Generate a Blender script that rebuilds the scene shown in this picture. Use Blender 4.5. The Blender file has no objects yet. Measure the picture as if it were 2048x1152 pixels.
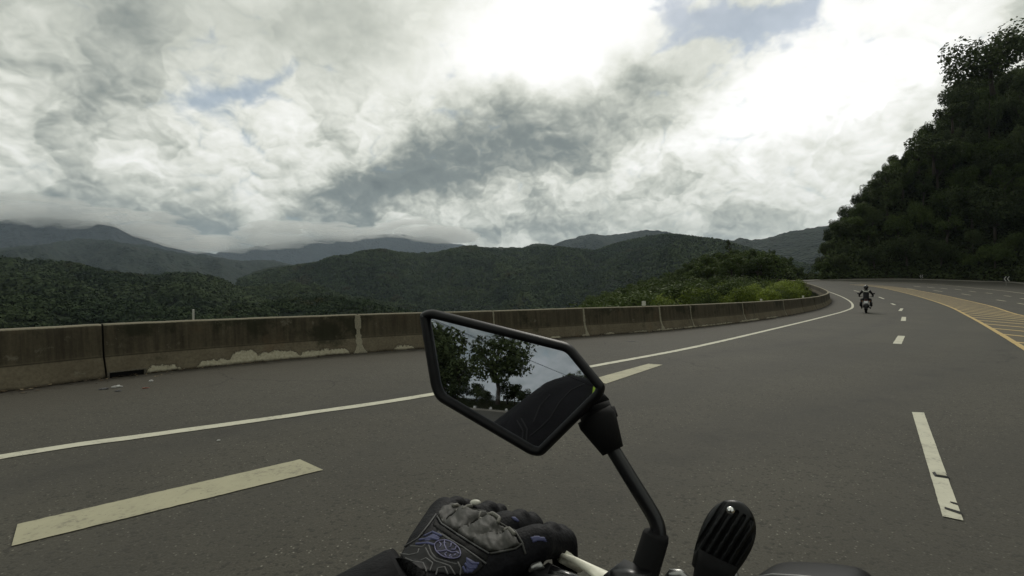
import bpy, bmesh, math, random
import numpy as np
from mathutils import Vector, Matrix
from mathutils.bvhtree import BVHTree

S = bpy.context.scene
COL = S.collection
F, CX, HY, H = 950.0, 1024.0, 580.0, 1.38      # focal length in photo pixels, centre column, horizon row, eye height

# ------------------------------------------------------------------ camera, world, sun, exposure
cam = bpy.data.objects.new('camera', bpy.data.cameras.new('camera'))
COL.objects.link(cam)
cam.location = (0, 0, H)
cam.rotation_euler = (math.radians(90), 0, 0)
cam.data.sensor_width = 36
cam.data.lens = 36 * F / 2048
cam.data.shift_y = 4 / 2048
cam.data.clip_start = 0.02
cam.data.clip_end = 30000
S.camera = cam
S.view_settings.view_transform = 'Standard'
S.view_settings.look = 'None'
S.view_settings.exposure = 0.0
S.view_settings.gamma = 1
S.cycles.volume_bounces = 2
SUN_AZ, SUN_EL = math.radians(16), math.radians(38)


class G:
    """tiny helper to write node graphs as expressions"""
    def __init__(s, tree): s.t = tree; s.n = tree.nodes; s.l = tree.links
    def put(s, sock, v):
        if isinstance(v, bpy.types.NodeSocket): s.l.new(v, sock)
        elif v is not None:
            if sock.type == 'RGBA' and isinstance(v, (int, float)): v = (v, v, v, 1)
            if sock.type == 'RGBA' and len(v) == 3: v = (*v, 1)
            if sock.type == 'VECTOR' and isinstance(v, (int, float)): v = (v, v, v)
            sock.default_value = v
    def m(s, op, a, b=None, c=None, clamp=False):
        n = s.n.new('ShaderNodeMath'); n.operation = op; n.use_clamp = clamp
        for i, v in enumerate((a, b, c)): s.put(n.inputs[i], v)
        return n.outputs[0]
    def v(s, op, a, b=None, scale=None):
        n = s.n.new('ShaderNodeVectorMath'); n.operation = op
        s.put(n.inputs[0], a)
        if b is not None: s.put(n.inputs[1], b)
        if scale is not None: s.put(n.inputs['Scale'], scale)
        return n.outputs['Value'] if op in ('LENGTH', 'DOT_PRODUCT') else n.outputs[0]
    def add(s, a, b): return s.m('ADD', a, b)
    def mul(s, a, b): return s.m('MULTIPLY', a, b)
    def noise(s, vec, scale, detail=4, rough=.55, dist=0, color=False, lac=2.0):
        n = s.n.new('ShaderNodeTexNoise')
        s.put(n.inputs['Vector'], vec); s.put(n.inputs['Scale'], scale)
        s.put(n.inputs['Detail'], detail); s.put(n.inputs['Roughness'], rough); s.put(n.inputs['Distortion'], dist)
        s.put(n.inputs['Lacunarity'], lac)
        return n.outputs['Color'] if color else n.outputs[0]
    def voronoi(s, vec, scale, feature='F1', out='Distance'):
        n = s.n.new('ShaderNodeTexVoronoi'); n.feature = feature
        s.put(n.inputs['Vector'], vec); s.put(n.inputs['Scale'], scale)
        return n.outputs[out]
    def ramp(s, fac, stops, interp='LINEAR'):
        n = s.n.new('ShaderNodeValToRGB'); n.color_ramp.interpolation = interp
        e = n.color_ramp.elements
        while len(e) < len(stops): e.new(0.5)
        for i, (p, c) in enumerate(stops):
            e[i].position = p; e[i].color = (*c, 1) if len(c) == 3 else c
        s.put(n.inputs[0], fac)
        return n.outputs[0]
    def map(s, v, a, b, c=0.0, d=1.0, smooth=False):
        n = s.n.new('ShaderNodeMapRange')
        if smooth: n.interpolation_type = 'SMOOTHSTEP'
        s.put(n.inputs[0], v)
        for i, x in enumerate((a, b, c, d)): s.put(n.inputs[i + 1], x)
        return n.outputs[0]
    def mix(s, f, a, b, mode='MIX'):
        n = s.n.new('ShaderNodeMix'); n.data_type = 'RGBA'; n.blend_type = mode
        s.put(n.inputs[0], f); s.put(n.inputs[6], a); s.put(n.inputs[7], b)
        return n.outputs[2]
    def attr(s, name, out='Fac'):
        n = s.n.new('ShaderNodeAttribute'); n.attribute_name = name
        return n.outputs[out]
    def coord(s, out='Object'):
        return s.n.new('ShaderNodeTexCoord').outputs[out]
    def bump(s, h, strength=.5, dist=.01, normal=None):
        n = s.n.new('ShaderNodeBump'); s.put(n.inputs['Height'], h)
        s.put(n.inputs['Strength'], strength); s.put(n.inputs['Distance'], dist)
        if normal is not None: s.put(n.inputs['Normal'], normal)
        return n.outputs[0]
    def comb(s, x, y, z=0.0):
        n = s.n.new('ShaderNodeCombineXYZ')
        for i, v in enumerate((x, y, z)): s.put(n.inputs[i], v)
        return n.outputs[0]
    def sep(s, v):
        n = s.n.new('ShaderNodeSeparateXYZ'); s.put(n.inputs[0], v)
        return n.outputs


def azel(px, py):
    return math.atan2(px - CX, F), math.atan2(HY - py, math.hypot(px - CX, F))


def build_world():
    w = bpy.data.worlds.new('World'); S.world = w; w.use_nodes = True
    t = w.node_tree; t.nodes.clear(); g = G(t)
    d = g.coord('Generated')
    x, y, z = g.sep(d)
    az = g.m('ARCTAN2', x, y); el = g.m('ARCSINE', z)
    # cloud-space coordinates: flattened towards the horizon, as a cloud deck is
    k = g.map(el, 0.0, math.radians(35), 2.5, 1.7)
    q = g.v('SCALE', d, scale=k)
    q = g.v('MULTIPLY', q, (1, 1, 1.25))
    warp = g.v('SCALE', g.v('SUBTRACT', g.noise(q, 5.5, 3, .5, color=True), (.5, .5, .5)), scale=.10)
    qw = g.v('ADD', q, warp)
    # density, and the same density a little nearer the sun: the difference lights the sunward edges
    def dens(v):
        a = g.noise(v, 2.2, 5, .5)
        p = None
        for sc, am in ((3.2, .52), (7.2, .28), (15.5, .13), (34.0, .06)):
            t_ = g.mul(g.m('ABSOLUTE', g.m('SUBTRACT', g.noise(g.v('ADD', v, (sc, 1.3, 7.7)), sc, 1.0, .45), .5)), 2 * am)
            p = t_ if p is None else g.add(p, t_)
        return a, p
    a0, p0 = dens(qw)
    a1, p1 = dens(g.v('ADD', qw, (.004, .004, .024)))
    n0 = g.add(g.mul(a0, .8), g.mul(p0, .5))
    emb = g.m('SUBTRACT', p0, p1)
    soft = g.map(el, math.radians(14), math.radians(27), 1.0, .30, smooth=True)
    edge = g.map(g.add(a0, g.mul(p0, .35)), .555, .585, -.5, .5, smooth=True)        # where one cloud stands before the next
    # hand-placed large masses, in azimuth / elevation, with ragged outlines
    wz = g.v('SCALE', g.v('SUBTRACT', g.noise(q, 3.4, 7, .55, color=True), (.5, .5, .5)), scale=.26)
    wx, wy, _ = g.sep(wz)
    A = g.add(az, wx); E = g.add(el, g.mul(wy, .8))
    def blob(cx, cy, rx, ry, rot, amp, acc):
        a0, e0 = azel(cx, cy)
        c = math.cos(a0)
        ra, re = rx / F * c * c, ry / F * c
        r = math.radians(rot)
        da = g.m('SUBTRACT', A, a0); de = g.m('SUBTRACT', E, e0)
        u = g.mul(g.add(g.mul(da, math.cos(r)), g.mul(de, math.sin(r))), 1 / ra)
        v = g.mul(g.add(g.mul(da, -math.sin(r)), g.mul(de, math.cos(r))), 1 / re)
        rr = g.add(g.mul(u, u), g.mul(v, v))
        gs = g.mul(g.m('EXPONENT', g.mul(rr, -.9)), amp)
        return gs if acc is None else g.add(acc, gs)
    acc = None
    for b in SKY_BLOBS: acc = blob(*b, acc)
    hole = None
    for b in SKY_HOLES: hole = blob(*b, hole)
    L = g.add(acc, .67)
    L = g.add(L, g.mul(g.m('SUBTRACT', a0, .5), -.48))
    L = g.add(L, g.mul(soft, g.add(g.mul(emb, 1.75), g.add(g.mul(g.m('SUBTRACT', p0, .18), .26), g.mul(edge, -.19)))))
    L = g.m('MAXIMUM', g.add(L, g.mul(g.m('MAXIMUM', g.m('SUBTRACT', .22, L), 0.0), .6)), .0)
    col = g.ramp(g.mul(L, .5), [(0.0, (.13, .155, .155)), (.10, (.21, .24, .23)), (.20, (.345, .370, .335)),
                            (.31, (.58, .60, .53)), (.42, (.84, .85, .77)), (.55, (1.05, 1.05, 1.0)), (.8, (1.5, 1.5, 1.5)), (1.0, (2.0, 2.0, 2.0))])
    # thin cloud lets the blue through
    L = g.m('MAXIMUM', L, .0)
    hm = g.map(g.add(g.add(hole, g.mul(g.m('SUBTRACT', .20, p0), 1.6)), g.mul(g.m('SUBTRACT', .47, n0), 1.6)), .26, .80, 0, .62, smooth=True)
    back = g.map(y, -.9, .1, .62, 1.0)            # the deck behind the rider is thicker and greyer
    colb = g.mix(1.0, col, g.comb(back, back, back), 'MULTIPLY')
    sky = t.nodes.new('ShaderNodeTexSky'); sky.sky_type = 'NISHITA'; sky.sun_disc = False
    sky.sun_elevation = SUN_EL; sky.sun_rotation = SUN_AZ
    sky.altitude = 400; sky.air_density = 1.2; sky.dust_density = .3; sky.ozone_density = 1.2
    b1 = t.nodes.new('ShaderNodeBackground'); t.links.new(sky.outputs[0], b1.inputs[0]); b1.inputs[1].default_value = .075
    b2 = t.nodes.new('ShaderNodeBackground'); t.links.new(colb, b2.inputs[0]); b2.inputs[1].default_value = 1.0
    ms = t.nodes.new('ShaderNodeMixShader')
    t.links.new(hm, ms.inputs[0]); t.links.new(b2.outputs[0], ms.inputs[1]); t.links.new(b1.outputs[0], ms.inputs[2])
    o = t.nodes.new('ShaderNodeOutputWorld'); t.links.new(ms.outputs[0], o.inputs[0])
    w.cycles.sampling_method = 'MANUAL'; w.cycles.sample_map_resolution = 1024


# cx, cy, rx, ry, tilt, amount (photo pixels turned into directions)
SKY_BLOBS = [
    (1130, 10, 280, 130, 0, .62), (1300, 150, 330, 90, 0, .22), (1560, 240, 260, 120, 10, .42), (1850, 120, 300, 220, 0, .22),
    (1800, 350, 140, 120, 0, .16), (1400, 260, 110, 50, 0, .16), (1010, 100, 110, 80, 0, .22), (1600, 60, 200, 80, 0, .10), (1420, 60, 150, 60, 0, -.30),
    (690, 388, 180, 36, 24, -.50), (900, 290, 210, 60, 24, -.30), (1100, 250, 250, 60, 10, -.33), (1120, 340, 220, 50, 3, -.20), (1310, 185, 110, 36, 10, -.36), (1190, 175, 60, 30, 0, -.15),
    (120, 110, 260, 140, 0, -.12), (230, 50, 110, 36, -22, -.18), (620, 50, 300, 90, 0, -.05), (2035, 20, 50, 40, 0, -.35),
    (250, 290, 200, 80, 0, .16), (640, 220, 200, 70, 15, .16), (500, 410, 60, 40, 0, .12), (820, 190, 120, 60, 20, .10),
    (40, 250, 50, 30, 20, -.14), (560, 330, 60, 26, 10, -.10), (300, 400, 200, 34, 0, -.14), (120, 440, 260, 40, 0, -.26), (430, 470, 200, 36, 0, -.26), (40, 330, 90, 30, 0, .10),
    (860, 428, 220, 14, 4, .12), (1270, 345, 100, 34, 0, .22), (1130, 400, 90, 30, 0, .04), (1430, 440, 260, 40, 0, -.06), (900, 380, 120, 20, 8, -.08),
    (1650, 400, 100, 60, 0, .04), (800, 455, 180, 16, 4, .10), (1000, 462, 260, 22, 0, -.18), (1480, 360, 120, 40, 0, -.10), (1640, 300, 40, 30, 0, -.14),
]
SKY_HOLES = [(440, 195, 100, 36, 14, .46), (590, 150, 150, 24, 5, .42), (370, 240, 70, 24, 0, .15), (1435, 80, 120, 40, 0, .78),
             (1350, 20, 80, 40, 0, .80), (1500, 30, 110, 30, 0, .42)]
build_world()

sl = bpy.data.lights.new('sun', 'SUN'); sun = bpy.data.objects.new('sun', sl); COL.objects.link(sun)
sl.energy = 1.0; sl.angle = math.radians(14); sl.color = (1.0, .95, .86)
_sd = Vector((math.sin(SUN_AZ) * math.cos(SUN_EL), math.cos(SUN_AZ) * math.cos(SUN_EL), math.sin(SUN_EL)))
sun.rotation_euler = _sd.to_track_quat('Z', 'Y').to_euler()
sun.location = (0, 0, 50)


# ------------------------------------------------------------------ helpers
def tag(o, label=None, cat=None, group=None, kind=None):
    if label: o['label'] = label
    if cat: o['category'] = cat
    if group: o['group'] = group
    if kind: o['kind'] = kind
    return o


def empty(name, loc=(0, 0, 0), rz=0):
    o = bpy.data.objects.new(name, None); COL.objects.link(o)
    o.location = loc; o.rotation_euler = (0, 0, rz); o.empty_display_size = .1
    return o


def mesh_np(name, V, Fq, mat=None, parent=None, smooth=False, attrs=None, uv=None):
    """V (n,3), Fq (m,3|4) arrays -> linked object"""
    V = np.asarray(V, dtype=np.float32); Fq = np.asarray(Fq, dtype=np.int32)
    me = bpy.data.meshes.new(name)
    me.vertices.add(len(V)); me.vertices.foreach_set('co', V.ravel())
    k = Fq.shape[1]
    me.loops.add(Fq.size); me.loops.foreach_set('vertex_index', Fq.ravel())
    me.polygons.add(len(Fq))
    me.polygons.foreach_set('loop_start', np.arange(0, Fq.size, k, dtype=np.int32))
    me.polygons.foreach_set('loop_total', np.full(len(Fq), k, dtype=np.int32))
    if smooth: me.polygons.foreach_set('use_smooth', np.ones(len(Fq), dtype=bool))
    me.update(calc_edges=True)
    for an, av in (attrs or {}).items():
        a = me.attributes.new(an, 'FLOAT', 'POINT'); a.data.foreach_set('value', np.asarray(av, dtype=np.float32))
    if uv is not None:
        u = me.uv_layers.new(name='UVMap'); uvv = np.asarray(uv, dtype=np.float32)[Fq.ravel()]
        u.data.foreach_set('uv', uvv.ravel())
    me.validate()
    if mat: me.materials.append(mat)
    o = bpy.data.objects.new(name, me); COL.objects.link(o)
    if parent: o.parent = parent
    return o


def grid_faces(nr, nc, wrap=False):
    i = np.arange(nr - 1)[:, None]; j = np.arange(nc if wrap else nc - 1)[None, :]
    j2 = (j + 1) % nc
    return np.stack([i * nc + j, i * nc + j2, (i + 1) * nc + j2, (i + 1) * nc + j], -1).reshape(-1, 4)


def bm_obj(name, bm, mat=None, parent=None, smooth=False):
    me = bpy.data.meshes.new(name)
    bmesh.ops.recalc_face_normals(bm, faces=bm.faces)
    bm.to_mesh(me); bm.free()
    if smooth:
        for p in me.polygons: p.use_smooth = True
    if mat: me.materials.append(mat)
    o = bpy.data.objects.new(name, me); COL.objects.link(o)
    if parent: o.parent = parent
    return o


def bm_box(bm, c, s, rot=None):
    M = Matrix.Translation(Vector(c))
    if rot is not None: M = M @ rot.to_4x4()
    M = M @ Matrix.Diagonal((*s, 1))
    return bmesh.ops.create_cube(bm, size=1, matrix=M)['verts']


def bm_tube(bm, pts, radii, n=10, caps=True, squash=None):
    """tapered tube through points; squash = (axis vector, factor)"""
    pts = [Vector(p) for p in pts]
    if not hasattr(radii, '__len__'): radii = [radii] * len(pts)
    rings = []; up = None
    for i, p in enumerate(pts):
        d = (pts[min(i + 1, len(pts) - 1)] - pts[max(i - 1, 0)]).normalized()
        if up is None:
            up = d.orthogonal().normalized()
        else:
            up = (up - d * up.dot(d)).normalized()
        s = d.cross(up)
        ring = []
        for k in range(n):
            a = 2 * math.pi * k / n
            o = (up * math.cos(a) + s * math.sin(a)) * radii[i]
            if squash: o = o - squash[0] * (o.dot(squash[0]) * (1 - squash[1]))
            ring.append(bm.verts.new(p + o))
        rings.append(ring)
    for a, b in zip(rings, rings[1:]):
        for k in range(n): bm.faces.new((a[k], a[(k + 1) % n], b[(k + 1) % n], b[k]))
    if caps:
        bm.faces.new(list(reversed(rings[0]))); bm.faces.new(rings[-1])
    return rings


def capsule(bm, pts, radii, n=14):
    """tube with rounded ends, for voxel-remeshed bodies"""
    pts = [Vector(p) for p in pts]; radii = list(radii)
    P, R = [], []
    d0 = (pts[1] - pts[0]).normalized(); d1 = (pts[-1] - pts[-2]).normalized()
    for a in (80, 55, 30): P.append(pts[0] - d0 * radii[0] * math.sin(math.radians(a))); R.append(radii[0] * math.cos(math.radians(a)))
    P += pts; R += radii
    for a in (30, 55, 80): P.append(pts[-1] + d1 * radii[-1] * math.sin(math.radians(a))); R.append(radii[-1] * math.cos(math.radians(a)))
    bm_tube(bm, P, R, n)


def ball(bm, c, s, rot=None, seg=16):
    M = Matrix.Translation(Vector(c))
    if rot is not None: M = M @ rot.to_4x4()
    if not hasattr(s, '__len__'): s = (s, s, s)
    bmesh.ops.create_uvsphere(bm, u_segments=seg, v_segments=seg // 2 + 2, radius=1, matrix=M @ Matrix.Diagonal((*s, 1)))


def remeshed(name, bm, voxel, smooth=4, mat=None, parent=None, keep_loc=None):
    me = bpy.data.meshes.new('tmp'); bmesh.ops.recalc_face_normals(bm, faces=bm.faces); bm.to_mesh(me); bm.free()
    t = bpy.data.objects.new('tmp', me); COL.objects.link(t)
    r = t.modifiers.new('r', 'REMESH'); r.mode = 'VOXEL'; r.voxel_size = voxel; r.use_smooth_shade = True
    if smooth:
        m = t.modifiers.new('s', 'SMOOTH'); m.factor = .5; m.iterations = smooth
    dg = bpy.context.evaluated_depsgraph_get(); dg.update()
    me2 = bpy.data.meshes.new_from_object(t.evaluated_get(dg)); me2.name = name
    bpy.data.objects.remove(t); bpy.data.meshes.remove(me)
    me2.materials.clear()
    for p in me2.polygons: p.use_smooth = True
    if mat: me2.materials.append(mat)
    o = bpy.data.objects.new(name, me2); COL.objects.link(o)
    if parent: o.parent = parent
    return o


def smooth_poly(pts, n):
    """Catmull-Rom through points, n per span"""
    P = np.array(pts, float); Q = np.vstack([2 * P[0] - P[1], P, 2 * P[-1] - P[-2]])
    out = []
    for i in range(1, len(Q) - 2):
        for k in range(n):
            t = k / n
            out.append(.5 * ((2 * Q[i]) + (-Q[i - 1] + Q[i + 1]) * t + (2 * Q[i - 1] - 5 * Q[i] + 4 * Q[i + 1] - Q[i + 2]) * t * t
                             + (-Q[i - 1] + 3 * Q[i] - 3 * Q[i + 1] + Q[i + 2]) * t ** 3))
    out.append(P[-1]); return np.array(out)


def resample(P, step=None, n=None):
    P = np.asarray(P, float); d = np.r_[0, np.cumsum(np.linalg.norm(np.diff(P, axis=0), axis=1))]
    if n is None: n = max(2, int(d[-1] / step) + 1)
    s = np.linspace(0, d[-1], n)
    return np.stack([np.interp(s, d, P[:, k]) for k in range(P.shape[1])], 1), s


def vnoise(x, y, seed=0, octaves=4):
    """value noise, numpy"""
    rs = np.random.RandomState(seed); T = rs.rand(256, 256)
    out = 0; amp = 1; tot = 0
    for o in range(octaves):
        xi = np.floor(x).astype(int); yi = np.floor(y).astype(int)
        fx = x - xi; fy = y - yi; fx = fx * fx * (3 - 2 * fx); fy = fy * fy * (3 - 2 * fy)
        a = T[xi % 256, yi % 256]; b = T[(xi + 1) % 256, yi % 256]; c = T[xi % 256, (yi + 1) % 256]; d = T[(xi + 1) % 256, (yi + 1) % 256]
        out = out + amp * ((a * (1 - fx) + b * fx) * (1 - fy) + (c * (1 - fx) + d * fx) * fy)
        tot += amp; amp *= .5; x = x * 2.03 + 17.1; y = y * 2.03 + 5.3
    return out / tot


# ------------------------------------------------------------------ the lie of the land
def zroad(x, y):
    y = np.asarray(y, float)
    z = np.where(y < 20, 0, .00055 * (np.minimum(y, 105) - 20) ** 2)
    return z


def U(px, py):
    """ground point seen in the photo at px, py"""
    ys = np.linspace(1.2, 140, 8000)
    ray = H - (py - HY) / F * ys
    dz = ray - zroad(0, ys)
    i = np.argmax(dz < 0)
    if dz[i] >= 0: i = int(np.argmin(dz))
    y = ys[i]
    if i > 0 and dz[i] < 0: y = ys[i - 1] + (ys[i] - ys[i - 1]) * dz[i - 1] / (dz[i - 1] - dz[i])
    return ((px - CX) / F * y, y)


def P(px, py, Y):
    """point at depth Y seen at px, py"""
    return Vector(((px - CX) / F * Y, Y, H - (py - HY) / F * Y))


EDGE_P = [(-70, -14.5), (-45, -13), (-30, -10.5), (-16, -6), (-6.4, 1.6), U(0, 915), U(300, 871), U(600, 829), U(860, 790), U(1200, 730), U(1400, 692), U(1560, 655), U(1650, 633),
          U(1690, 622), U(1705, 614), U(1700, 603), U(1680, 592), U(1650, 581), U(1620, 573), U(1596, 569.5)]
EDGE = smooth_poly(EDGE_P, 12)
_turn = []
for _i in range(15, 20):
    _a = np.array(EDGE_P[_i]); _t = np.array(EDGE_P[min(_i + 1, 19)]) - np.array(EDGE_P[_i - 1]); _t /= np.linalg.norm(_t)
    _turn.append(tuple(_a + 1.4 * np.array([-_t[1], _t[0]])))
INNER = smooth_poly([(-75, -10), (-60, -9), (-45, -8.2), (-30, -6.2), (-18, -2.6), (-11.2, 1.2), (-8.4, 4.0), U(0, 785), U(228, 755), U(460, 730), U(722, 706), U(1000, 686), U(1180, 672),
                     U(1330, 661), U(1490, 644), U(1600, 627), U(1648, 615)] + _turn + [(48.5, 89), (46, 92)], 12)
OUTER = smooth_poly([(-92, -58), (-72, -50), (-52, -42.5), (-36, -40), (-20, -40), (-4, -36), (14, -24), (34, -4), (47, 18), (62, 42), U(2048, 568), U(1960, 563.5), U(1880, 560.5), U(1800, 559), U(1730, 559.5),
                     U(1650, 561.5), U(1600, 563), (53.5, 98), (49, 101)], 12)


def dist_poly(X, Y, C):
    """distance to polyline and signed side (+ = left of travel)"""
    A = C[:-1]; B = C[1:]; best = np.full(X.shape, 1e18); side = np.zeros(X.shape)
    for a, b in zip(A, B):
        d = b - a; L2 = d @ d + 1e-12
        t = np.clip(((X - a[0]) * d[0] + (Y - a[1]) * d[1]) / L2, 0, 1)
        ex = X - a[0] - t * d[0]; ey = Y - a[1] - t * d[1]; q = ex * ex + ey * ey
        s = d[0] * (Y - a[1]) - d[1] * (X - a[0])
        m = q < best - 1e-9
        best = np.where(m, q, best); side = np.where(m, s, side)
    return np.sqrt(best), np.sign(side)


INC, _ = resample(INNER, n=150)
OUC, _ = resample(OUTER, n=150)
ROADPOLY = np.vstack([INC, OUC[::-1]])


def in_poly(X, Y, Pg):
    ins = np.zeros(X.shape, bool); j = len(Pg) - 1
    for i in range(len(Pg)):
        xi, yi = Pg[i]; xj, yj = Pg[j]
        c = ((yi > Y) != (yj > Y)) & (X < (xj - xi) * (Y - yi) / (yj - yi + 1e-12) + xi)
        ins ^= c; j = i
    return ins


# skyline of the wooded slope, photo pixels
HILL_SIL = np.array([(900, 610), (1120, 608), (1150, 603), (1200, 588), (1250, 572), (1300, 560), (1350, 540), (1400, 517), (1450, 506), (1500, 500), (1540, 503), (1570, 516), (1600, 540), (1618, 556), (1632, 545),
                     (1645, 510), (1665, 452), (1720, 388), (1780, 322), (1830, 282), (1880, 205), (1905, 130), (1960, 62), (2048, 40), (2300, -60), (3200, -60)], float)
CREST_Y = np.array([(900, 150), (1300, 150), (1560, 145), (1618, 118), (1665, 120), (1730, 124), (1830, 120), (1900, 112), (2048, 100), (2300, 80), (3200, 30)], float)


def Tz(X, Y):
    X = np.asarray(X, float); Y = np.asarray(Y, float)
    di, si = dist_poly(X, Y, INC); do, so = dist_poly(X, Y, OUC)
    inside = in_poly(X, Y, ROADPOLY)
    zr = zroad(X, Y)
    px = np.where(Y > 1, CX + F * X / np.maximum(Y, 1), np.where(X > 0, 3200, -2000))
    px = np.clip(px, -2000, 3200)
    outer = (~inside) & (do <= di)
    # falling side
    k = np.interp(px, [1050, 1400, 1700], [.5, .05, .03])
    drop = np.minimum(k * np.maximum(di - .8, 0), 75)
    far = np.clip((np.hypot(X, Y) - 130) / 120, 0, 1)
    zin = zr - drop; zin = zin * (1 - far) + np.minimum(zin, -75) * far
    # rising side
    E = (HY - np.interp(px, HILL_SIL[:, 0], HILL_SIL[:, 1])) / F
    cy = np.interp(px, CREST_Y[:, 0], CREST_Y[:, 1])
    cap = np.where(Y > 1, H + E * cy - np.interp(px, [1100, 1620, 1700, 1900], [5.5, 4.5, 5.0, 7.5]), .8)
    cap = np.where(px > 2300, np.interp(np.degrees(np.arctan2(X, Y)), [52, 80, 110, 140], [45, 30, 6, .2]), cap)
    sl = np.interp(px, [1500, 1620, 1700], [.35, .8, 1.25])
    up = np.maximum(do - 1.2, 0) * sl
    up = up + (vnoise(X / 9, Y / 9, 3) - .5) * np.clip(do / 6, 0, 1) * 3.0
    zo = np.minimum(zr + .1 + up, np.maximum(cap, zr - np.interp(px, [1350, 1500], [.5, .0]) * do - 2))
    fo = np.clip((np.hypot(X, Y) - 230) / 150, 0, 1)
    zo = zo * (1 - fo) - 75 * fo
    lf = np.clip((1150 - px) / 300, 0, 1) * (Y > 1)
    zo = zo * (1 - lf) + np.minimum(zo, zr - np.minimum(.4 * do, 75)) * lf
    z = np.where(inside, zr - .12, np.where(outer, zo, zin))
    return np.where((~inside) & (np.minimum(di, do) < .5), zr - .12, z)


# ------------------------------------------------------------------ materials
MATS = {}


def new_mat(name):
    m = bpy.data.materials.new(name); m.use_nodes = True; t = m.node_tree
    b = t.nodes['Principled BSDF']; MATS[name] = m
    return m, G(t), b


def simple(name, col, rough=.5, metal=0, bump=None, coat=0, vary=.0):
    m, g, b = new_mat(name)
    c = g.coord()
    if vary:
        n = g.noise(c, 60, 4)
        g.put(b.inputs['Base Color'], g.mix(g.map(n, .35, .65, 0, 1), tuple(x * (1 - vary) for x in col), tuple(x * (1 + vary) for x in col)))
    else: b.inputs['Base Color'].default_value = (*col, 1)
    b.inputs['Roughness'].default_value = rough; b.inputs['Metallic'].default_value = metal
    b.inputs['Coat Weight'].default_value = coat
    if max(col) < .02 and not metal: b.inputs['Specular IOR Level'].default_value = .5 if coat else .22
    if bump: g.put(b.inputs['Normal'], g.bump(g.noise(c, bump[0], 5, .6), bump[1], bump[2]))
    return m


def asphalt():
    m, g, b = new_mat('asphalt')
    c = g.coord(); x, y, z = g.sep(c)
    grain = g.noise(c, 95, 3, .7)
    vo = g.voronoi(c, 48, 'F1', 'Color')
    st = g.sep(vo)[0]
    big = g.noise(c, .32, 5, .6); mid = g.noise(c, 3.2, 4, .6)
    base = g.mix(g.map(big, .3, .7), (.072, .067, .053), (.108, .100, .078))
    base = g.mix(g.map(mid, .3, .75), base, g.mix(1.0, base, (.84, .84, .84), 'MULTIPLY'))
    base = g.mix(g.map(grain, .35, .7, 0, .7), base, (.036, .034, .029))
    lightstone = g.m('MULTIPLY', g.m('GREATER_THAN', st, .84), g.map(g.voronoi(c, 48), .15, .32, 1, 0))
    base = g.mix(g.mul(lightstone, g.map(g.sep(vo)[1], 0, 1, .2, 1.0)), base, (.28, .265, .22))
    base = g.mix(g.mul(g.m('LESS_THAN', st, .12), .6), base, (.028, .026, .022))
    # shoulder beside the barrier: dusty, browner, with dark debris drifting out from the wall
    sh = g.attr('from_wall')
    dusty = g.mul(g.map(g.add(sh, g.mul(mid, 1.3)), 1.2, 3.6, 1, 0, smooth=True), .55)
    base = g.mix(dusty, base, (.070, .061, .047))
    deb = g.map(g.add(sh, g.mul(g.m('SUBTRACT', g.noise(c, 5.5, 6, .7), .5), 1.5)), .02, .42, 1, 0, smooth=True)
    base = g.mix(g.mul(deb, .8), base, (.030, .024, .017))
    wob = g.mul(g.m('SUBTRACT', g.noise(c, .25, 3), .5), .8)
    lane = g.m('FRACT', g.mul(g.add(g.add(sh, wob), -3.55), 1 / 1.75))
    track = g.mul(g.map(g.m('ABSOLUTE', g.m('SUBTRACT', lane, .5)), .12, .42, 1, 0, smooth=True), g.map(sh, 3.4, 4.2, 0, .5))
    base = g.mix(g.mul(track, g.map(mid, .3, .6, .5, 1)), base, (.056, .053, .045))
    drip = g.mul(g.map(g.m('ABSOLUTE', g.m('SUBTRACT', g.m('FRACT', g.mul(g.add(g.add(sh, wob), -2.7), 1 / 3.5)), .5)), .0, .10, 1, 0, smooth=True), g.map(g.noise(c, 1.4, 5, .7), .45, .65, 0, .6))
    base = g.mix(g.mul(drip, g.map(sh, 3.4, 4.2)), base, (.034, .032, .029))
    cw = g.v('ADD', c, g.v('SCALE', g.noise(c, 1.7, 4, .6, color=True), scale=.5))
    crk = g.map(g.voronoi(cw, .33, 'DISTANCE_TO_EDGE'), .0, .0055, 1, 0)
    crk = g.mul(crk, g.map(g.noise(c, .35, 3), .50, .58))
    base = g.mix(g.mul(crk, .75), base, (.018, .017, .015))
    wx = g.noise(g.v('MULTIPLY', c, (.06, .06, 1)), 1.0, 3)
    base = g.mix(g.map(wx, .3, .7, 0, .25), base, (.060, .057, .050))
    g.put(b.inputs['Base Color'], base)
    g.put(b.inputs['Roughness'], g.map(grain, .2, .8, .72, .95))
    b.inputs['Specular IOR Level'].default_value = .3
    g.put(b.inputs['Normal'], g.bump(g.add(grain, g.mul(g.voronoi(c, 48), -.7)), .55, .006))
    return m


def paint(name, col, wear=.5):
    m, g, b = new_mat(name)
    c = g.coord()
    n = g.noise(c, 26, 6, .7); n2 = g.noise(c, 4, 3, .6); n3 = g.noise(g.v('MULTIPLY', c, (30, 4, 1)), 1.5, 3)
    k = g.map(g.add(n, g.mul(n2, .5)), .80, .98, 0, wear)
    base = g.mix(g.map(n2, .3, .7), col, tuple(x * .86 for x in col))
    base = g.mix(g.map(n3, .4, .7, 0, .2), base, tuple(x * .7 for x in col))
    base = g.mix(k, base, (.11, .10, .085))
    speck = g.m('GREATER_THAN', g.noise(c, 70, 2, .5), .74)
    base = g.mix(speck, base, (.05, .045, .04))
    g.put(b.inputs['Base Color'], base); b.inputs['Roughness'].default_value = .75
    g.put(b.inputs['Normal'], g.bump(g.noise(c, 90, 3, .7), .3, .004))
    return m


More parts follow.
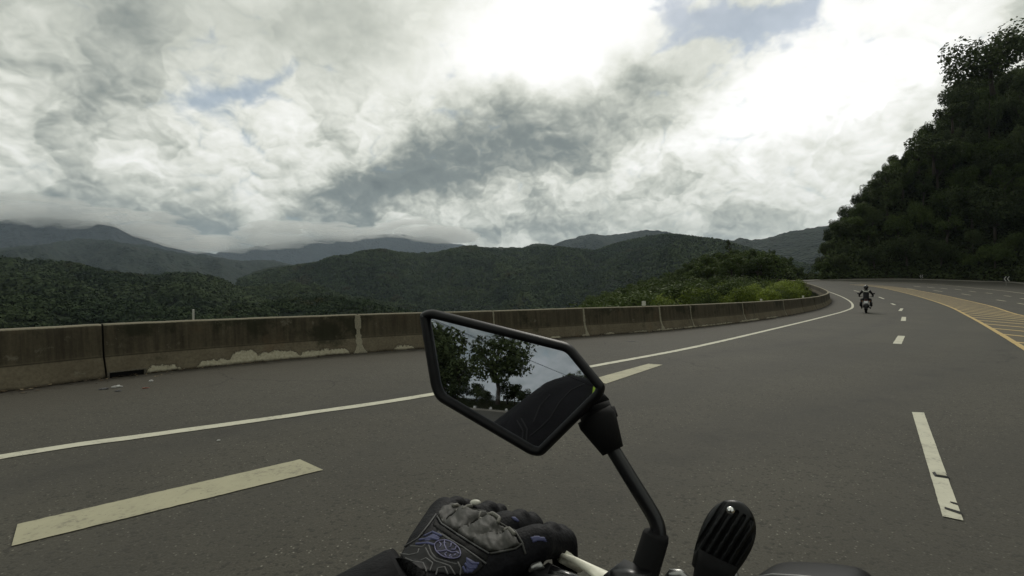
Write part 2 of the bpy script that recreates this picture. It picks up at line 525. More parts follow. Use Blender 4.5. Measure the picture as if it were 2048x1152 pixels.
def concrete():
    m, g, b = new_mat('stained_concrete')
    uv = g.n.new('ShaderNodeUVMap').outputs[0]
    u, h, _ = g.sep(uv)                                   # metres along the wall, metres up
    c = g.comb(u, h, 0)
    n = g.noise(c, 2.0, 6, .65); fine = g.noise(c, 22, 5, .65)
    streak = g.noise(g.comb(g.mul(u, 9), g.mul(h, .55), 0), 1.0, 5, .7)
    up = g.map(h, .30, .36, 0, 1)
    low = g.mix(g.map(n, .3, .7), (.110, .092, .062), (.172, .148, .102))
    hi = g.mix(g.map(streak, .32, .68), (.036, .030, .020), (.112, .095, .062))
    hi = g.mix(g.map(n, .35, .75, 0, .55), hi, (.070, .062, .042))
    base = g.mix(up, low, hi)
    rust = g.mul(g.map(g.noise(c, 1.3, 3), .58, .72), .35)
    base = g.mix(rust, base, (.115, .062, .030))
    base = g.mix(g.map(fine, .4, .75, 0, .45), base, (.028, .024, .017))
    # pale run-offs and flaked edges
    drip = g.mul(g.map(g.noise(g.comb(g.mul(u, 4), g.mul(h, .8), 3.3), 1.0, 5, .6), .66, .72), g.map(h, .3, .85, .0, .8))
    base = g.mix(drip, base, (.19, .165, .115))
    moss = g.map(g.add(g.noise(c, .8, 6, .7), g.mul(h, .12)), .60, .68, 0, .75)
    base = g.mix(moss, base, (.020, .022, .012))
    blot = g.map(g.noise(c, 3.1, 7, .75), .60, .66, 0, .45)
    base = g.mix(blot, base, (.20, .185, .14))
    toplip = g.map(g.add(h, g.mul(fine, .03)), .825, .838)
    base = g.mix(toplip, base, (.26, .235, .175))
    crease = g.map(g.m('ABSOLUTE', g.m('SUBTRACT', h, .325)), .0, .014, .8, 0)
    base = g.mix(crease, base, (.02, .017, .012))
    # render that has fallen off near the foot, leaving pale cement
    pa = g.attr('patch')
    rag = g.add(g.mul(g.m('SUBTRACT', g.noise(c, 9, 8, .75), .5), .24), 0.0)
    pm = g.map(g.m('SUBTRACT', g.add(pa, rag), h), -.004, .012)
    pm = g.mul(pm, g.m('GREATER_THAN', pa, .01))
    pedge = g.map(g.m('ABSOLUTE', g.m('SUBTRACT', g.add(pa, rag), h)), .006, .022, 1, 0)
    base = g.mix(pm, base, g.mix(g.map(fine, .3, .7), (.27, .245, .17), (.47, .44, .33)))
    base = g.mix(g.mul(g.mul(pedge, g.m('GREATER_THAN', pa, .01)), .55), base, (.05, .042, .03))
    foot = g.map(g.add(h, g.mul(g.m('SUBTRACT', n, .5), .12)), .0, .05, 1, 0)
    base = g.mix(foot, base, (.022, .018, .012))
    g.put(b.inputs['Base Color'], base); b.inputs['Roughness'].default_value = .92
    b.inputs['Specular IOR Level'].default_value = .2
    g.put(b.inputs['Normal'], g.bump(g.add(g.mul(fine, .5), g.mul(pm, -.6)), .5, .012))
    return m


def leaf_mat(name, dark, light, rough=.6, trans=0.0, hue=None):
    m, g, b = new_mat(name)
    t = g.attr('tint'); oi = g.n.new('ShaderNodeObjectInfo').outputs['Random']
    f = g.add(g.mul(t, .60), g.mul(oi, .42))
    col = g.mix(f, dark, light)
    if hue:  # vegetation patches, with contrast raised to imitate shaded hill folds in colour
        c = g.coord(); big = g.noise(c, .006, 5, .6); mid = g.noise(c, .03, 4, .6)
        col = g.mix(g.map(big, .42, .60, 0, .8), col, hue)
        col = g.mix(g.map(mid, .52, .68, 0, .6), col, tuple(x * .5 for x in dark))
        col = g.mix(g.map(g.noise(c, .015, 3), .62, .70, 0, .5), col, (.085, .070, .035))
    g.put(b.inputs['Base Color'], col); b.inputs['Roughness'].default_value = rough
    b.inputs['Specular IOR Level'].default_value = .04
    if trans:
        tr = g.n.new('ShaderNodeBsdfTranslucent'); g.put(tr.inputs[0], col)
        mx = g.n.new('ShaderNodeMixShader'); mx.inputs[0].default_value = trans
        out = m.node_tree.nodes['Material Output']
        g.l.new(b.outputs[0], mx.inputs[1]); g.l.new(tr.outputs[0], mx.inputs[2]); g.l.new(mx.outputs[0], out.inputs[0])
    return m


def ridge_mat(name, dark, light, scale, brown=None):
    m, g, b = new_mat(name)
    c = g.coord()
    n = g.noise(c, scale, 6, .65); v = g.voronoi(c, scale * 6); n2 = g.noise(c, scale * .22, 4, .55)
    col = g.mix(g.map(g.add(g.mul(n, .6), g.mul(n2, .4)), .36, .62), dark, light)
    col = g.mix(g.map(v, .1, .7, 0, .5), col, tuple(x * .45 for x in dark))
    if brown: col = g.mix(g.map(g.noise(c, scale * 1.3, 4, .6), .64, .72, 0, .6), col, brown)
    g.put(b.inputs['Base Color'], col); b.inputs['Roughness'].default_value = .95
    b.inputs['Specular IOR Level'].default_value = .1
    g.put(b.inputs['Normal'], g.bump(g.add(g.mul(g.m('SUBTRACT', 1.0, v), .8), n), 1.0, 1.6 / scale * .12))
    return m


M_ASPHALT = asphalt()
M_WHITE = paint('white_road_paint', (.60, .58, .46), .55)
M_CREAM = paint('worn_cream_road_paint', (.42, .395, .27), .6)
M_YELLOW = paint('yellow_road_paint', (.56, .40, .15), .4)
M_GOREFILL = paint('faded_brown_paint', (.082, .064, .030), .9)
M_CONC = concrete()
M_BARK = simple('bark', (.055, .045, .034), .9, bump=(8, .6, .03), vary=.3)
M_LEAF_DARK = leaf_mat('leaves_dark', (.014, .022, .010), (.088, .112, .046), trans=.15)
M_LEAF_MID = leaf_mat('leaves_mid', (.017, .028, .010), (.105, .142, .044), trans=.2)
M_LEAF_BRIGHT = leaf_mat('leaves_bright', (.022, .040, .009), (.240, .300, .052), trans=.3)
M_FOREST = leaf_mat('forest_canopy', (.020, .031, .019), (.054, .076, .038), rough=.9, hue=(.080, .102, .048))


def m_ground():
    m, g, b = new_mat('soil_and_scrub')
    c = g.coord(); n = g.noise(c, 1.1, 6, .65); n2 = g.noise(c, .12, 4)
    col = g.mix(g.map(n, .35, .65), (.010, .013, .007), (.024, .027, .015))
    col = g.mix(g.map(n2, .5, .7, 0, .5), col, (.040, .030, .020))
    g.put(b.inputs['Base Color'], col); b.inputs['Roughness'].default_value = .95; b.inputs['Specular IOR Level'].default_value = 0
    g.put(b.inputs['Normal'], g.bump(n, .8, .3))
    return m


M_GROUND = m_ground()

# ------------------------------------------------------------------ ground, road, markings
def build_ground():
    rr = np.r_[np.linspace(0, 60, 61), np.linspace(61.5, 160, 90), np.geomspace(165, 7000, 50)]
    aa = np.radians(np.r_[np.arange(-60, 70, .5), np.arange(70, 300, 3.0)])
    R, A = np.meshgrid(rr, aa, indexing='ij')
    X = R * np.sin(A); Y = R * np.cos(A)
    Z = Tz(X, Y)
    V = np.stack([X, Y, Z], -1).reshape(-1, 3)
    o = mesh_np('ground', V, grid_faces(len(rr), len(aa), wrap=True), M_GROUND, smooth=True)
    tag(o, kind='structure')


def build_road():
    n, m = 420, 44
    a, _ = resample(INNER, n=n); b, _ = resample(OUTER, n=n)
    # match the two edges by projecting, keeps cells from shearing
    t = np.linspace(0, 1, m)[None, :, None]
    Pm = a[:, None, :] * (1 - t) + b[:, None, :] * t
    X, Y = Pm[..., 0], Pm[..., 1]
    d, _ = dist_poly(X, Y, INC)
    V = np.stack([X, Y, zroad(X, Y)], -1).reshape(-1, 3)
    o = mesh_np('road', V, grid_faces(n, m)[:, ::-1], M_ASPHALT, smooth=True, attrs={'from_wall': d.ravel()})
    tag(o, kind='structure')


def strip(C, w, lift=.006):
    """verts / faces for a painted band along a ground polyline"""
    L_ = np.linalg.norm(np.diff(np.asarray(C, float), axis=0), axis=1).sum(); near = np.hypot(*np.asarray(C, float).T).min() < 30
    C, sC = resample(C, step=(.08 if near and L_ < 12 else .12) if near else .5)
    T = np.gradient(C, axis=0); T /= np.linalg.norm(T, axis=1)[:, None] + 1e-9
    N = np.stack([-T[:, 1], T[:, 0]], 1)
    jl = (vnoise(sC * 9, sC * 0 + 1, 31) - .5)[:, None] * .022 * (w > .05); jr = (vnoise(sC * 9, sC * 0 + 7, 33) - .5)[:, None] * .022
    L = C + N * (w / 2 + jl); R = C - N * (w / 2 + jr)
    X = np.stack([L[:, 0], R[:, 0]], 1); Y = np.stack([L[:, 1], R[:, 1]], 1)
    V = np.stack([X, Y, zroad(X, Y) + lift], -1).reshape(-1, 3)
    return V, grid_faces(len(C), 2)[:, ::-1]


def join_vf(parts):
    Vs, Fs, o = [], [], 0
    for V, Fc in parts: Vs.append(V); Fs.append(Fc + o); o += len(V)
    return np.vstack(Vs), np.vstack(Fs)


def quad_mark(corners, lift=.006, nseg=70):
    """four photo pixels (far-left, far-right, near-right, near-left) -> painted bar"""
    c = np.array([U(*p) for p in corners])
    t = np.linspace(0, 1, nseg)[:, None]
    L = c[0] * (1 - t) + c[3] * t; R = c[1] * (1 - t) + c[2] * t
    dv = (R - L); jj = (vnoise(np.arange(nseg) * .9, np.arange(nseg) * 0 + .5, 12) - .5)[:, None] * .05; kk = (vnoise(np.arange(nseg) * .9, np.arange(nseg) * 0 + 4.5, 13) - .5)[:, None] * .05
    L = L + dv * jj; R = R + dv * kk
    X = np.stack([L[:, 0], R[:, 0]], 1); Y = np.stack([L[:, 1], R[:, 1]], 1)
    V = np.stack([X, Y, zroad(X, Y) + lift], -1).reshape(-1, 3)
    return V, grid_faces(nseg, 2)


def dash(p, q, w=.14, lift=.006):
    a, b = np.array(U(*p)), np.array(U(*q))
    return strip(np.array([a, b]), w, lift)


def mark(name, parts, mat):
    V, Fc = join_vf(parts)
    o = mesh_np(name, V, Fc, mat); tag(o, kind='structure')
    return o


def build_markings():
    mark('edge_line', [strip(EDGE, .15)], M_WHITE)
    # broad cream bars beside the edge line
    bars = [[(600, 920), (646, 941), (23, 1094), (35, 1050)], [(1297, 728), (1325, 730), (1212, 768), (1180, 760)]]
    parts = [quad_mark([b[0], b[1], b[2], b[3]]) for b in bars]
    # carry the row on behind the rider and further up the road is bare, as in the photo
    for k in range(1, 7):
        a = np.array([-5.2 - k * 4.4, .6 - k * 1.3 * min(k, 3) * .5]); d = np.array([-.93, -.36])
        parts.append(strip(np.array([a, a + d * 2.0]), .28))
    mark('broad_lane_bars', parts, M_CREAM)
    lane = [quad_mark([(1824, 825), (1848, 826), (1927, 1043), (1885, 1034)])]
    for p, q in (((1794, 688), (1803, 672)), ((1806.5, 642), (1808, 634)), ((1800, 622), (1804, 617)), ((1783, 607), (1790, 610)),
                 ((1758, 594), (1768, 598)), ((1708, 581), (1718, 583.5))):
        lane.append(dash(p, q, .17))
    for k in range(0, 6):
        a = np.array([.2 - k * 5.5, -3.2 - k * 3.2]); lane.append(strip(np.array([a, a + np.array([-1.9, -1.25])]), .14))
    mark('lane_dashes', lane, M_WHITE)
    # gore: two yellow lines and hatching between
    gl = smooth_poly([(-1.5, -5), (3.2, .9), (8.2, 6.8), U(2048, 697), U(1990, 662), U(1940, 634), U(1900, 614), U(1860, 600), U(1820, 588.5), U(1780, 579), U(1745, 573), U(1700, 569)], 8)
    gr = smooth_poly([(3, -9), (10, 0.5), (16.5, 9.5), (22, 17.5), U(2048, 632), U(1980, 612), U(1920, 598), U(1870, 587.5), U(1820, 578.5), U(1770, 572), U(1720, 568)], 8)
    a, _ = resample(gl, n=90); b, _ = resample(gr, n=90)
    t = np.linspace(0, 1, 6)[None, :, None]; Pm = a[:, None] * (1 - t) + b[:, None] * t
    X, Y = Pm[..., 0], Pm[..., 1]
    V = np.stack([X, Y, zroad(X, Y) + .004], -1).reshape(-1, 3)
    o = mesh_np('gore_area', V, grid_faces(90, 6)[:, ::-1], M_GOREFILL); tag(o, kind='structure')
    parts = [strip(gl, .13, .010), strip(gr, .13, .010)]
    L, sl_ = resample(gl, n=400); Rr, sr_ = resample(gr, n=400)
    for s in np.arange(2, sl_[-1] - 1, 3.0):
        p = np.array([np.interp(s, sl_, L[:, 0]), np.interp(s, sl_, L[:, 1])])
        # end point on the other line, further back towards the rider
        dd = Rr - p; dist = np.linalg.norm(dd, axis=1)
        j = int(np.argmin(dist)); back = 7.5
        s2 = max(sr_[j] - back, 0)
        q = np.array([np.interp(s2, sr_, Rr[:, 0]), np.interp(s2, sr_, Rr[:, 1])])
        if s2 > 0: parts.append(strip(np.array([p, q]), .20, .008))
    mark('gore_hatching', parts, M_YELLOW)
    far = []
    for x, y in ((2002, 601), (1932, 589), (1876, 582), (1822, 577.5)): far.append(dash((x - 9, y - 1.2), (x + 9, y + 1.4), .22))
    for x, y in ((2015, 592), (1978, 586.5), (1945, 583), (1916, 579), (1888, 577), (1862, 575), (1834, 573)): far.append(dash((x - 7, y - .8), (x + 7, y + 1), .22))
    for x, y in ((2045, 608), (2050, 598)): far.append(dash((x - 9, y - 1.5), (x + 12, y + 2), .2))
    mark('far_carriageway_dashes', far, M_CREAM)
    fe = smooth_poly([U(2100, 595), U(2048, 587), U(1990, 580), U(1901, 571.5), U(1840, 567), U(1760, 564), U(1700, 564.5)], 8)
    mark('far_edge_line', [strip(fe, .22)], M_CREAM)


build_ground(); build_road(); build_markings()


# kerb-like pale verge at the foot of the wooded slope
def build_verge():
    C, _ = resample(OUTER, step=1.0)
    T = np.gradient(C, axis=0); T /= np.linalg.norm(T, axis=1)[:, None]; N = np.stack([T[:, 1], -T[:, 0]], 1)
    rows = [(-.15, .0), (-.13, .14), (1.5, .16), (1.7, -.4)]
    V = []
    for w, h in rows:
        q = C + N * w; V.append(np.stack([q[:, 0], q[:, 1], zroad(q[:, 0], q[:, 1]) + h], 1))
    V = np.stack(V, 1).reshape(-1, 3)
    tag(mesh_np('verge', V, grid_faces(len(C), 4), simple('dusty_concrete', (.17, .16, .135), .9, vary=.3)), kind='structure')


build_verge()


# ------------------------------------------------------------------ concrete barrier
def build_barrier():
    root = empty('concrete_barrier', (0, 0, 0))
    tag(root, 'long stained concrete roadside barrier with flaking render, curving round the bend', 'barrier')
    C, s = resample(INNER, step=.25)
    T = np.gradient(C, axis=0); T /= np.linalg.norm(T, axis=1)[:, None]; N = np.stack([-T[:, 1], T[:, 0]], 1)   # away from the road
    prof = [(-.02, -.05), (.0, .0), (.015, .04), (.07, .18), (.125, .315), (.132, .33), (.15, .45), (.168, .6), (.185, .75), (.195, .81), (.21, .838),
            (.32, .84), (.345, .825), (.36, .6), (.38, .3), (.52, .0), (.52, -.9)]
    ph = [h for w, h in prof]
    # joints: photo columns of the visible ones, then every 4 m
    s_at = lambda px: s[int(np.argmin(np.abs(CX + F * C[:, 0] / np.maximum(C[:, 1], .5) - px) + np.where((C[:, 1] < 2) | (np.arange(len(C)) > len(C) * .62), 1e6, 0)))]
    known = [s_at(p) for p in (231, 726, 1000, 1176, 1330, 1388, 1492, 1575)]
    joints = list(np.arange(known[0] - 4.1, 0, -4.1))[::-1] + known + list(np.arange(known[-1] + 4.2, s[-1], 4.2))
    # how high the render has flaked off, along the wall
    def env(u):
        e = np.zeros_like(u)
        for p0, p1, h in ((285, 372, .12), (398, 470, .12), (468, 530, .22), (520, 600, .17), (590, 700, .13), (792, 835, .10), (1105, 1130, .07), (1160, 1180, .06),
                          (1205, 1240, .06), (1262, 1300, .07), (1310, 1470, .065), (1480, 1520, .09), (1530, 1560, .07)):
            a_, b_ = s_at(p0), s_at(p1); f = np.minimum((u - a_) / .12, (b_ - u) / .12)
            e = np.maximum(e, np.where(f > 0, h * np.clip(f + .4, 0, 1), 0))
        return e * (.7 + .6 * vnoise(u * 2.3, u * 0 + 1.5, 8)) 
    bounds = [0] + [j for j in joints if 1 < j < s[-1] - 1] + [s[-1]]
    M_JOINT = simple('joint_mortar', (.25, .23, .165), .9, bump=(40, .4, .01), vary=.3)
    for a0, a1 in zip(bounds, bounds[1:]):
        u = np.arange(a0 + .012, a1 - .012, .06 if a0 > known[0] - 9 and a0 < known[3] else .25); u = np.append(u, a1 - .012)
        cx = np.interp(u, s, C[:, 0]); cy = np.interp(u, s, C[:, 1]); nx = np.interp(u, s, N[:, 0]); ny = np.interp(u, s, N[:, 1])
        rows = []
        wob = (vnoise(u * 3, u * 0, 5) - .5)
        for w, h in prof:
            hh = h + (wob * .012 if h > .8 else 0)
            X = cx + nx * w; Y = cy + ny * w
            rows.append(np.stack([X, Y, zroad(X, Y) + hh], 1))
        V = np.stack(rows, 1).reshape(-1, 3)
        uv = np.stack([np.repeat(u, len(prof)), np.tile(ph, len(u))], 1)
        at = np.repeat(env(u), len(prof))
        Fg = grid_faces(len(u), len(prof))[:, ::-1]
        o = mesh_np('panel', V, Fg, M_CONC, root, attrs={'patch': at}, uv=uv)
        # end caps
        me = o.data; bm = bmesh.new(); bm.from_mesh(me); bm.verts.ensure_lookup_table(); k = len(prof)
        bm.faces.new([bm.verts[i] for i in range(k)]); bm.faces.new([bm.verts[i] for i in range(len(V) - 1, len(V) - 1 - k, -1)])
        bm.to_mesh(me); bm.free()
    for i, j in enumerate(known[1:]):
        w0 = [.105, .04, .07, .08, .045, .06, .06][i]
        bm = bmesh.new()
        u = j
        cx, cy = np.interp(u, s, C[:, 0]), np.interp(u, s, C[:, 1]); n = np.array([np.interp(u, s, N[:, 0]), np.interp(u, s, N[:, 1])]); t = np.array([n[1], -n[0]])
        prev = None; rs = np.random.RandomState(i)
        dens = []
        for k in range(len(prof) - 5):
            (w, h), (w2, h2) = prof[k], prof[k + 1]
            for q in range(3): dens.append((w + (w2 - w) * q / 3, h + (h2 - h) * q / 3))
        for w, h in dens:
            if h < 0 or h > .83: continue
            ww = w0 * (.7 + .7 * rs.rand()) * (1 + 1.6 * max(0, .16 - h) / .16)
            pts = []
            for sg, dp in ((-1, .004), (-1, -.007), (1, -.007), (1, .004)):
                q = np.array([cx, cy]) + n * (w + dp) + t * sg * ww / 2
                pts.append(bm.verts.new((q[0], q[1], zroad(0, q[1]) + h)))
            if prev:
                for a_, b_ in ((0, 1), (1, 2), (2, 3)): bm.faces.new((prev[a_], prev[b_], pts[b_], pts[a_]))
            prev = pts
        bm_obj('joint', bm, M_JOINT, root)
    return C, s, N, s_at, root


BC, BS, BN, s_at, BARRIER = build_barrier()


def on_wall(px, w=.26):
    u = s_at(px)
    return np.array([np.interp(u, BS, BC[:, 0]) + w * np.interp(u, BS, BN[:, 0]), np.interp(u, BS, BC[:, 1]) + w * np.interp(u, BS, BN[:, 1])]), u


def build_wall_furniture():
    mw = simple('white_reflector', (.55, .55, .47), .5, vary=.12); mg = simple('galvanised', (.42, .42, .38), .5, vary=.2)
    # thin pale post standing behind the wall
    (x, y), u = on_wall(405, .33); bm = bmesh.new()
    bm_tube(bm, [(x, y, .5), (x, y, 1.015)], .017, 10); bm_tube(bm, [(x, y, 1.015), (x, y, 1.03)], [.02, .012], 10)
    tag(bm_obj('marker_post', bm, mg, None), 'thin pale marker post sticking up behind the barrier near the left end', 'post')
    specs = [(1303, .13, .155, 'largest pale square reflector on top of the barrier, left of the green bushes'),
             (1533, .10, .10, 'small pale reflector on the barrier top below the bright bushes'),
             (1617, .11, .13, 'small pale reflector on the barrier top where the wall bends away')]
    for px, w, h, lab in specs:
        (x, y), u = on_wall(px, .27); t = -math.atan2(x, y)
        r = empty('reflector', (x, y, float(zroad(0, y)) + .835), t)
        tag(r, lab, 'reflector', 'reflectors on the barrier')
        bm = bmesh.new(); v = bm_box(bm, (0, 0, h / 2 + .02), (w, .018, h))
        bmesh.ops.bevel(bm, geom=bm.edges[:], offset=.005, segments=2, affect='EDGES'); bm_obj('plate', bm, mw, r)
        bm = bmesh.new(); bm_box(bm, (0, .02, .04), (.03, .012, .1)); bm_box(bm, (0, .03, .003), (.07, .06, .008)); bm_obj('bracket', bm, mg, r)


build_wall_furniture()


def build_litter():
    rs = np.random.RandomState(4)
    # drifted dead leaves, soil crumbs and grit along the foot of the wall
    V, Fc, tint = [], [], []
    s0, s1 = s_at(20) - 4, s_at(1600)
    n = 5200
    u = s0 + (s1 - s0) * rs.rand(n) ** 1.3; clump = vnoise(u * 1.1, u * 0 + 3, 2)
    keep = rs.rand(n) < np.clip((clump - .25) * 2.2, .08, 1); u = u[keep]; n = len(u)
    off = -np.abs(rs.normal(0, .075, n)) - .002 - (rs.rand(n) < .12) * rs.rand(n) * .5
    x = np.interp(u, BS, BC[:, 0]) + off * np.interp(u, BS, BN[:, 0]); y = np.interp(u, BS, BC[:, 1]) + off * np.interp(u, BS, BN[:, 1])
    for i in range(n):
        a = rs.rand() * 6.28; l = .010 + .028 * rs.rand(); w = l * (.3 + .4 * rs.rand()); dx, dy = math.cos(a), math.sin(a)
        z = float(zroad(0, y[i])) + .007 + .016 * rs.rand() * (off[i] > -.1)
        o = len(V)
        V += [(x[i] - dx * l, y[i] - dy * l, z + .006 * rs.rand()), (x[i] + dy * w, y[i] - dx * w, z), (x[i] + dx * l, y[i] + dy * l, z + .012 * rs.rand()), (x[i] - dy * w, y[i] + dx * w, z + .008)]
        Fc.append((o, o + 1, o + 2, o + 3)); tint += [rs.rand()] * 4
    m, g, b = new_mat('dead_leaves')
    g.put(b.inputs['Base Color'], g.ramp(g.attr('tint'), [(0, (.018, .013, .009)), (.55, (.05, .035, .02)), (.85, (.12, .085, .045)), (1, (.26, .21, .13))])); b.inputs['Roughness'].default_value = .9
    o = mesh_np('leaf_litter', V, Fc, m, attrs={'tint': tint}); tag(o, 'dry leaves and grit drifted along the foot of the barrier', 'leaf litter', kind='stuff')
    # drain slot at the foot of the wall
    u0 = s_at(199); u1 = s_at(278); um = (u0 + u1) / 2
    c = np.array([np.interp(um, BS, BC[:, 0]), np.interp(um, BS, BC[:, 1])]); nn = np.array([np.interp(um, BS, BN[:, 0]), np.interp(um, BS, BN[:, 1])])
    rz = math.atan2(nn[1], nn[0]) - math.pi / 2; L = u1 - u0
    r = empty('drain_gutter', (c[0] - nn[0] * .012, c[1] - nn[1] * .012, 0), rz)
    tag(r, 'dark rectangular drain opening with a broken lip at the foot of the barrier, left', 'drain')
    bm = bmesh.new()
    bm_box(bm, (0, -.006, .088), (L, .035, .018)); bm_box(bm, (-L / 2 + .015, -.006, .045), (.03, .04, .09)); bm_box(bm, (L / 2 - .015, -.006, .045), (.03, .04, .09))
    bmesh.ops.bevel(bm, geom=bm.edges[:], offset=.004, segments=1, affect='EDGES')
    bm_obj('lip', bm, simple('wet_concrete', (.085, .075, .055), .8, bump=(30, .6, .01), vary=.4), r)
    bm = bmesh.new(); bm_box(bm, (0, .003, .045), (L - .06, .02, .07)); bm_obj('opening', bm, simple('drain_hole_shade', (.004, .004, .004), .9), r)  # solid black box stands in for the shade inside the hole
    # crumpled rubbish
    mwhite = simple('crumpled_white_plastic', (.55, .55, .53), .5, bump=(60, .8, .01)); mgrey = simple('grey_rag', (.12, .12, .125), .9, bump=(50, .8, .01)); mred = simple('faded_red_wrapper', (.22, .09, .06), .6)
    def crumple(name, px, py, sc, mat, lab, seed):
        x, y = U(px, py); bm = bmesh.new(); bmesh.ops.create_icosphere(bm, subdivisions=3, radius=1); rr = random.Random(seed)
        from mathutils import noise as mn
        for v in bm.verts:
            k = .75 + .55 * mn.noise(v.co * 2.2 + Vector((seed, 0, 0))) + .3 * mn.noise(v.co * 6 + Vector((0, seed, 0)))
            v.co = Vector((v.co.x * k * sc[0], v.co.y * k * sc[1], max(v.co.z * k, -.25) * sc[2] + .25 * sc[2]))
        o = bm_obj(name, bm, mat); o.location = (x, y, .004); o.rotation_euler = (0, 0, .6); tag(o, lab, 'litter')
    crumple('plastic_bag', 234, 775, (.075, .03, .025), mwhite, 'crumpled white plastic bag lying on the road below the drain opening', 1)
    crumple('paper_scrap', 236, 783, (.045, .022, .014), mgrey, 'grey paper scrap lying just in front of the crumpled white bag', 2)
    crumple('rag', 208, 779, (.07, .04, .018), mgrey, 'flat grey rag on the road left of the white bag', 3)
    crumple('food_wrapper', 291, 777, (.05, .02, .012), mred, 'faded red wrapper on the road right of the drain opening', 5)
    crumple('paper_cup', 302, 763, (.035, .02, .018), mwhite, 'small white crushed cup beside the wall right of the drain', 6)
    crumple('cigarette_pack', 437, 882, (.017, .010, .008), mwhite, 'tiny white scrap alone on the lane between the edge line and the broad bar', 7)
    crumple('flat_carton', 1264, 683, (.22, .03, .006), mgrey, 'flattened pale strip of litter on the shoulder right of the mirror', 8)
    # raised reflector stud in the near lane dash
    x, y = U(1882, 953); r = empty('road_stud', (x, y, .006), -.55)
    tag(r, 'rectangular road stud set into the nearest lane dash', 'road stud')
    bm = bmesh.new(); v = bm_box(bm, (0, 0, .006), (.085, .09, .012))
    for w in bm.verts:
        if w.co.z > .006: w.co.x *= .8; w.co.y *= .75
    bm_obj('housing', bm, simple('stud_black', (.02, .02, .02), .6), r)
    bm = bmesh.new(); v = bm_box(bm, (0, -.004, .0135), (.055, .05, .004)); bm_obj('lens', bm, simple('stud_lens', (.42, .40, .30), .4), r)
    # tar-filled cuts across the near end of the dash
    mt = simple('tar', (.012, .012, .011), .7)
    parts = [quad_mark([(1889, 1016), (1889.5, 1020), (1927, 1033), (1922, 1026)], .0085), quad_mark([(1900, 1005), (1901, 1007.5), (1917, 1013), (1913, 1008)], .0085)]
    V2, F2 = join_vf(parts); tag(mesh_np('tar_cuts', V2, F2, mt), kind='structure')


build_litter()


# ------------------------------------------------------------------ mountains and far hills
def ridge(name, sil, D, w, base, mat, nx=500, ny=70, rough=1.0, seed=1, gully=.35, back=.6, jag=0.0):
    """a real range of hills: crest at distance D, front slope w metres deep, its crest following the sil outline"""
    sil = np.array(sil, float)
    px = np.linspace(sil[0, 0], sil[-1, 0], nx)
    dd = np.gradient(sil[:, 1])
    py = np.interp(px, sil[:, 0], sil[:, 1])
    k = np.ones(7) / 7; pys = np.convolve(np.pad(py, 3, mode='edge'), k, 'valid'); py = pys
    az = np.arctan2(px - CX, F)
    Dv = D * (1 + .12 * (vnoise(px / 160, px * 0, seed) - .5))
    Yc = Dv * np.cos(az); zc = H + (HY - py) / F * Yc
    t = np.r_[np.linspace(-1, 0, int(ny * .75)), np.linspace(0, back, ny - int(ny * .75) + 1)[1:]]
    T, A = np.meshgrid(t, az, indexing='ij')
    r = Dv[None] + T * w
    u = px[None, :] / F * D / w
    spur = vnoise(u * 3.2 + T * .6, T * 1.2 + 3, seed + 1, 5)          # spurs and gullies run down the slope
    prof = 1 - np.abs(T) ** 1.25 * np.where(T < 0, 1, 1.2)
    prof = np.clip(prof, 0, 1)
    amp = gully * np.sin(np.clip(np.abs(T), 0, 1) * math.pi) ** .7 * rough
    Zr = base + (zc[None] - base) * (prof + amp * (spur - .5) * 1.4)
    lump = (vnoise(r * np.sin(A) / (D * .012), r * np.cos(A) / (D * .012), seed + 2, 4) - .5) * D * .006 * rough
    Zr = Zr + lump + jag * (vnoise(px[None] / 2.5 + T * 9, T * 40, seed + 5, 2) - .5)
    lim = H + (zc[None] - H) / Dv[None] * r * .985                      # nothing in front of the crest stands above it
    front = T < -.02
    Zr = np.where(front & (zc[None] > H), np.minimum(Zr, np.maximum(lim, base)), Zr)
    V = np.stack([r * np.sin(A), r * np.cos(A), Zr], -1)
    o = mesh_np(name, V.reshape(-1, 3), grid_faces(len(t), nx), mat, smooth=True)
    tag(o, kind='structure')
    return V


def canopy(name, pts, size, nq, q, seed, label, tall=.8, mat=None):
    """crowns of a far wood, too many to count: one mesh of leafy sprays"""
    rs = np.random.RandomState(seed); n = len(pts)
    sz = size * (.55 + .7 * rs.rand(n) ** 1.5); shade = rs.rand(n)
    d = rs.normal(size=(n, nq, 3)); d[..., 2] = np.abs(d[..., 2]) * 1.1; d /= np.linalg.norm(d, axis=2)[..., None]
    rad = (.75 + .3 * rs.rand(n, nq))[..., None]
    C = pts[:, None, :] + d * rad * sz[:, None, None] * np.array([1, 1, tall]) + np.array([0, 0, .1]) * sz[:, None, None]
    nrm = d + rs.normal(size=d.shape) * .45; nrm /= np.linalg.norm(nrm, axis=2)[..., None]
    t = np.cross(nrm, rs.normal(size=d.shape)); t /= np.linalg.norm(t, axis=2)[..., None]; b = np.cross(nrm, t)
    s = q * (.6 + .8 * rs.rand(n, nq))[..., None]
    V = np.stack([C - t * s, C + b * s * .8, C + t * s, C - b * s * .8], 2)
    tint = np.repeat((shade[:, None] * .7 + .3 * rs.rand(n, nq)).ravel(), 4)
    o = mesh_np(name, V.reshape(-1, 3), np.arange(4 * n * nq).reshape(-1, 4), mat or M_FOREST, attrs={'tint': tint})
    tag(o, label, 'forest', kind='stuff')


def scatter_on(V, n, rs, r0=0, r1=None):
    """random points on a ridge grid"""
    r1 = r1 or V.shape[0] - 1
    i = r0 + rs.rand(n) * (r1 - r0 - 1e-6); j = rs.rand(n) * (V.shape[1] - 1.001)
    i0, j0 = i.astype(int), j.astype(int); fi, fj = (i - i0)[:, None], (j - j0)[:, None]
    return (V[i0, j0] * (1 - fi) + V[i0 + 1, j0] * fi) * (1 - fj) + (V[i0, j0 + 1] * (1 - fi) + V[i0 + 1, j0 + 1] * fi) * fj


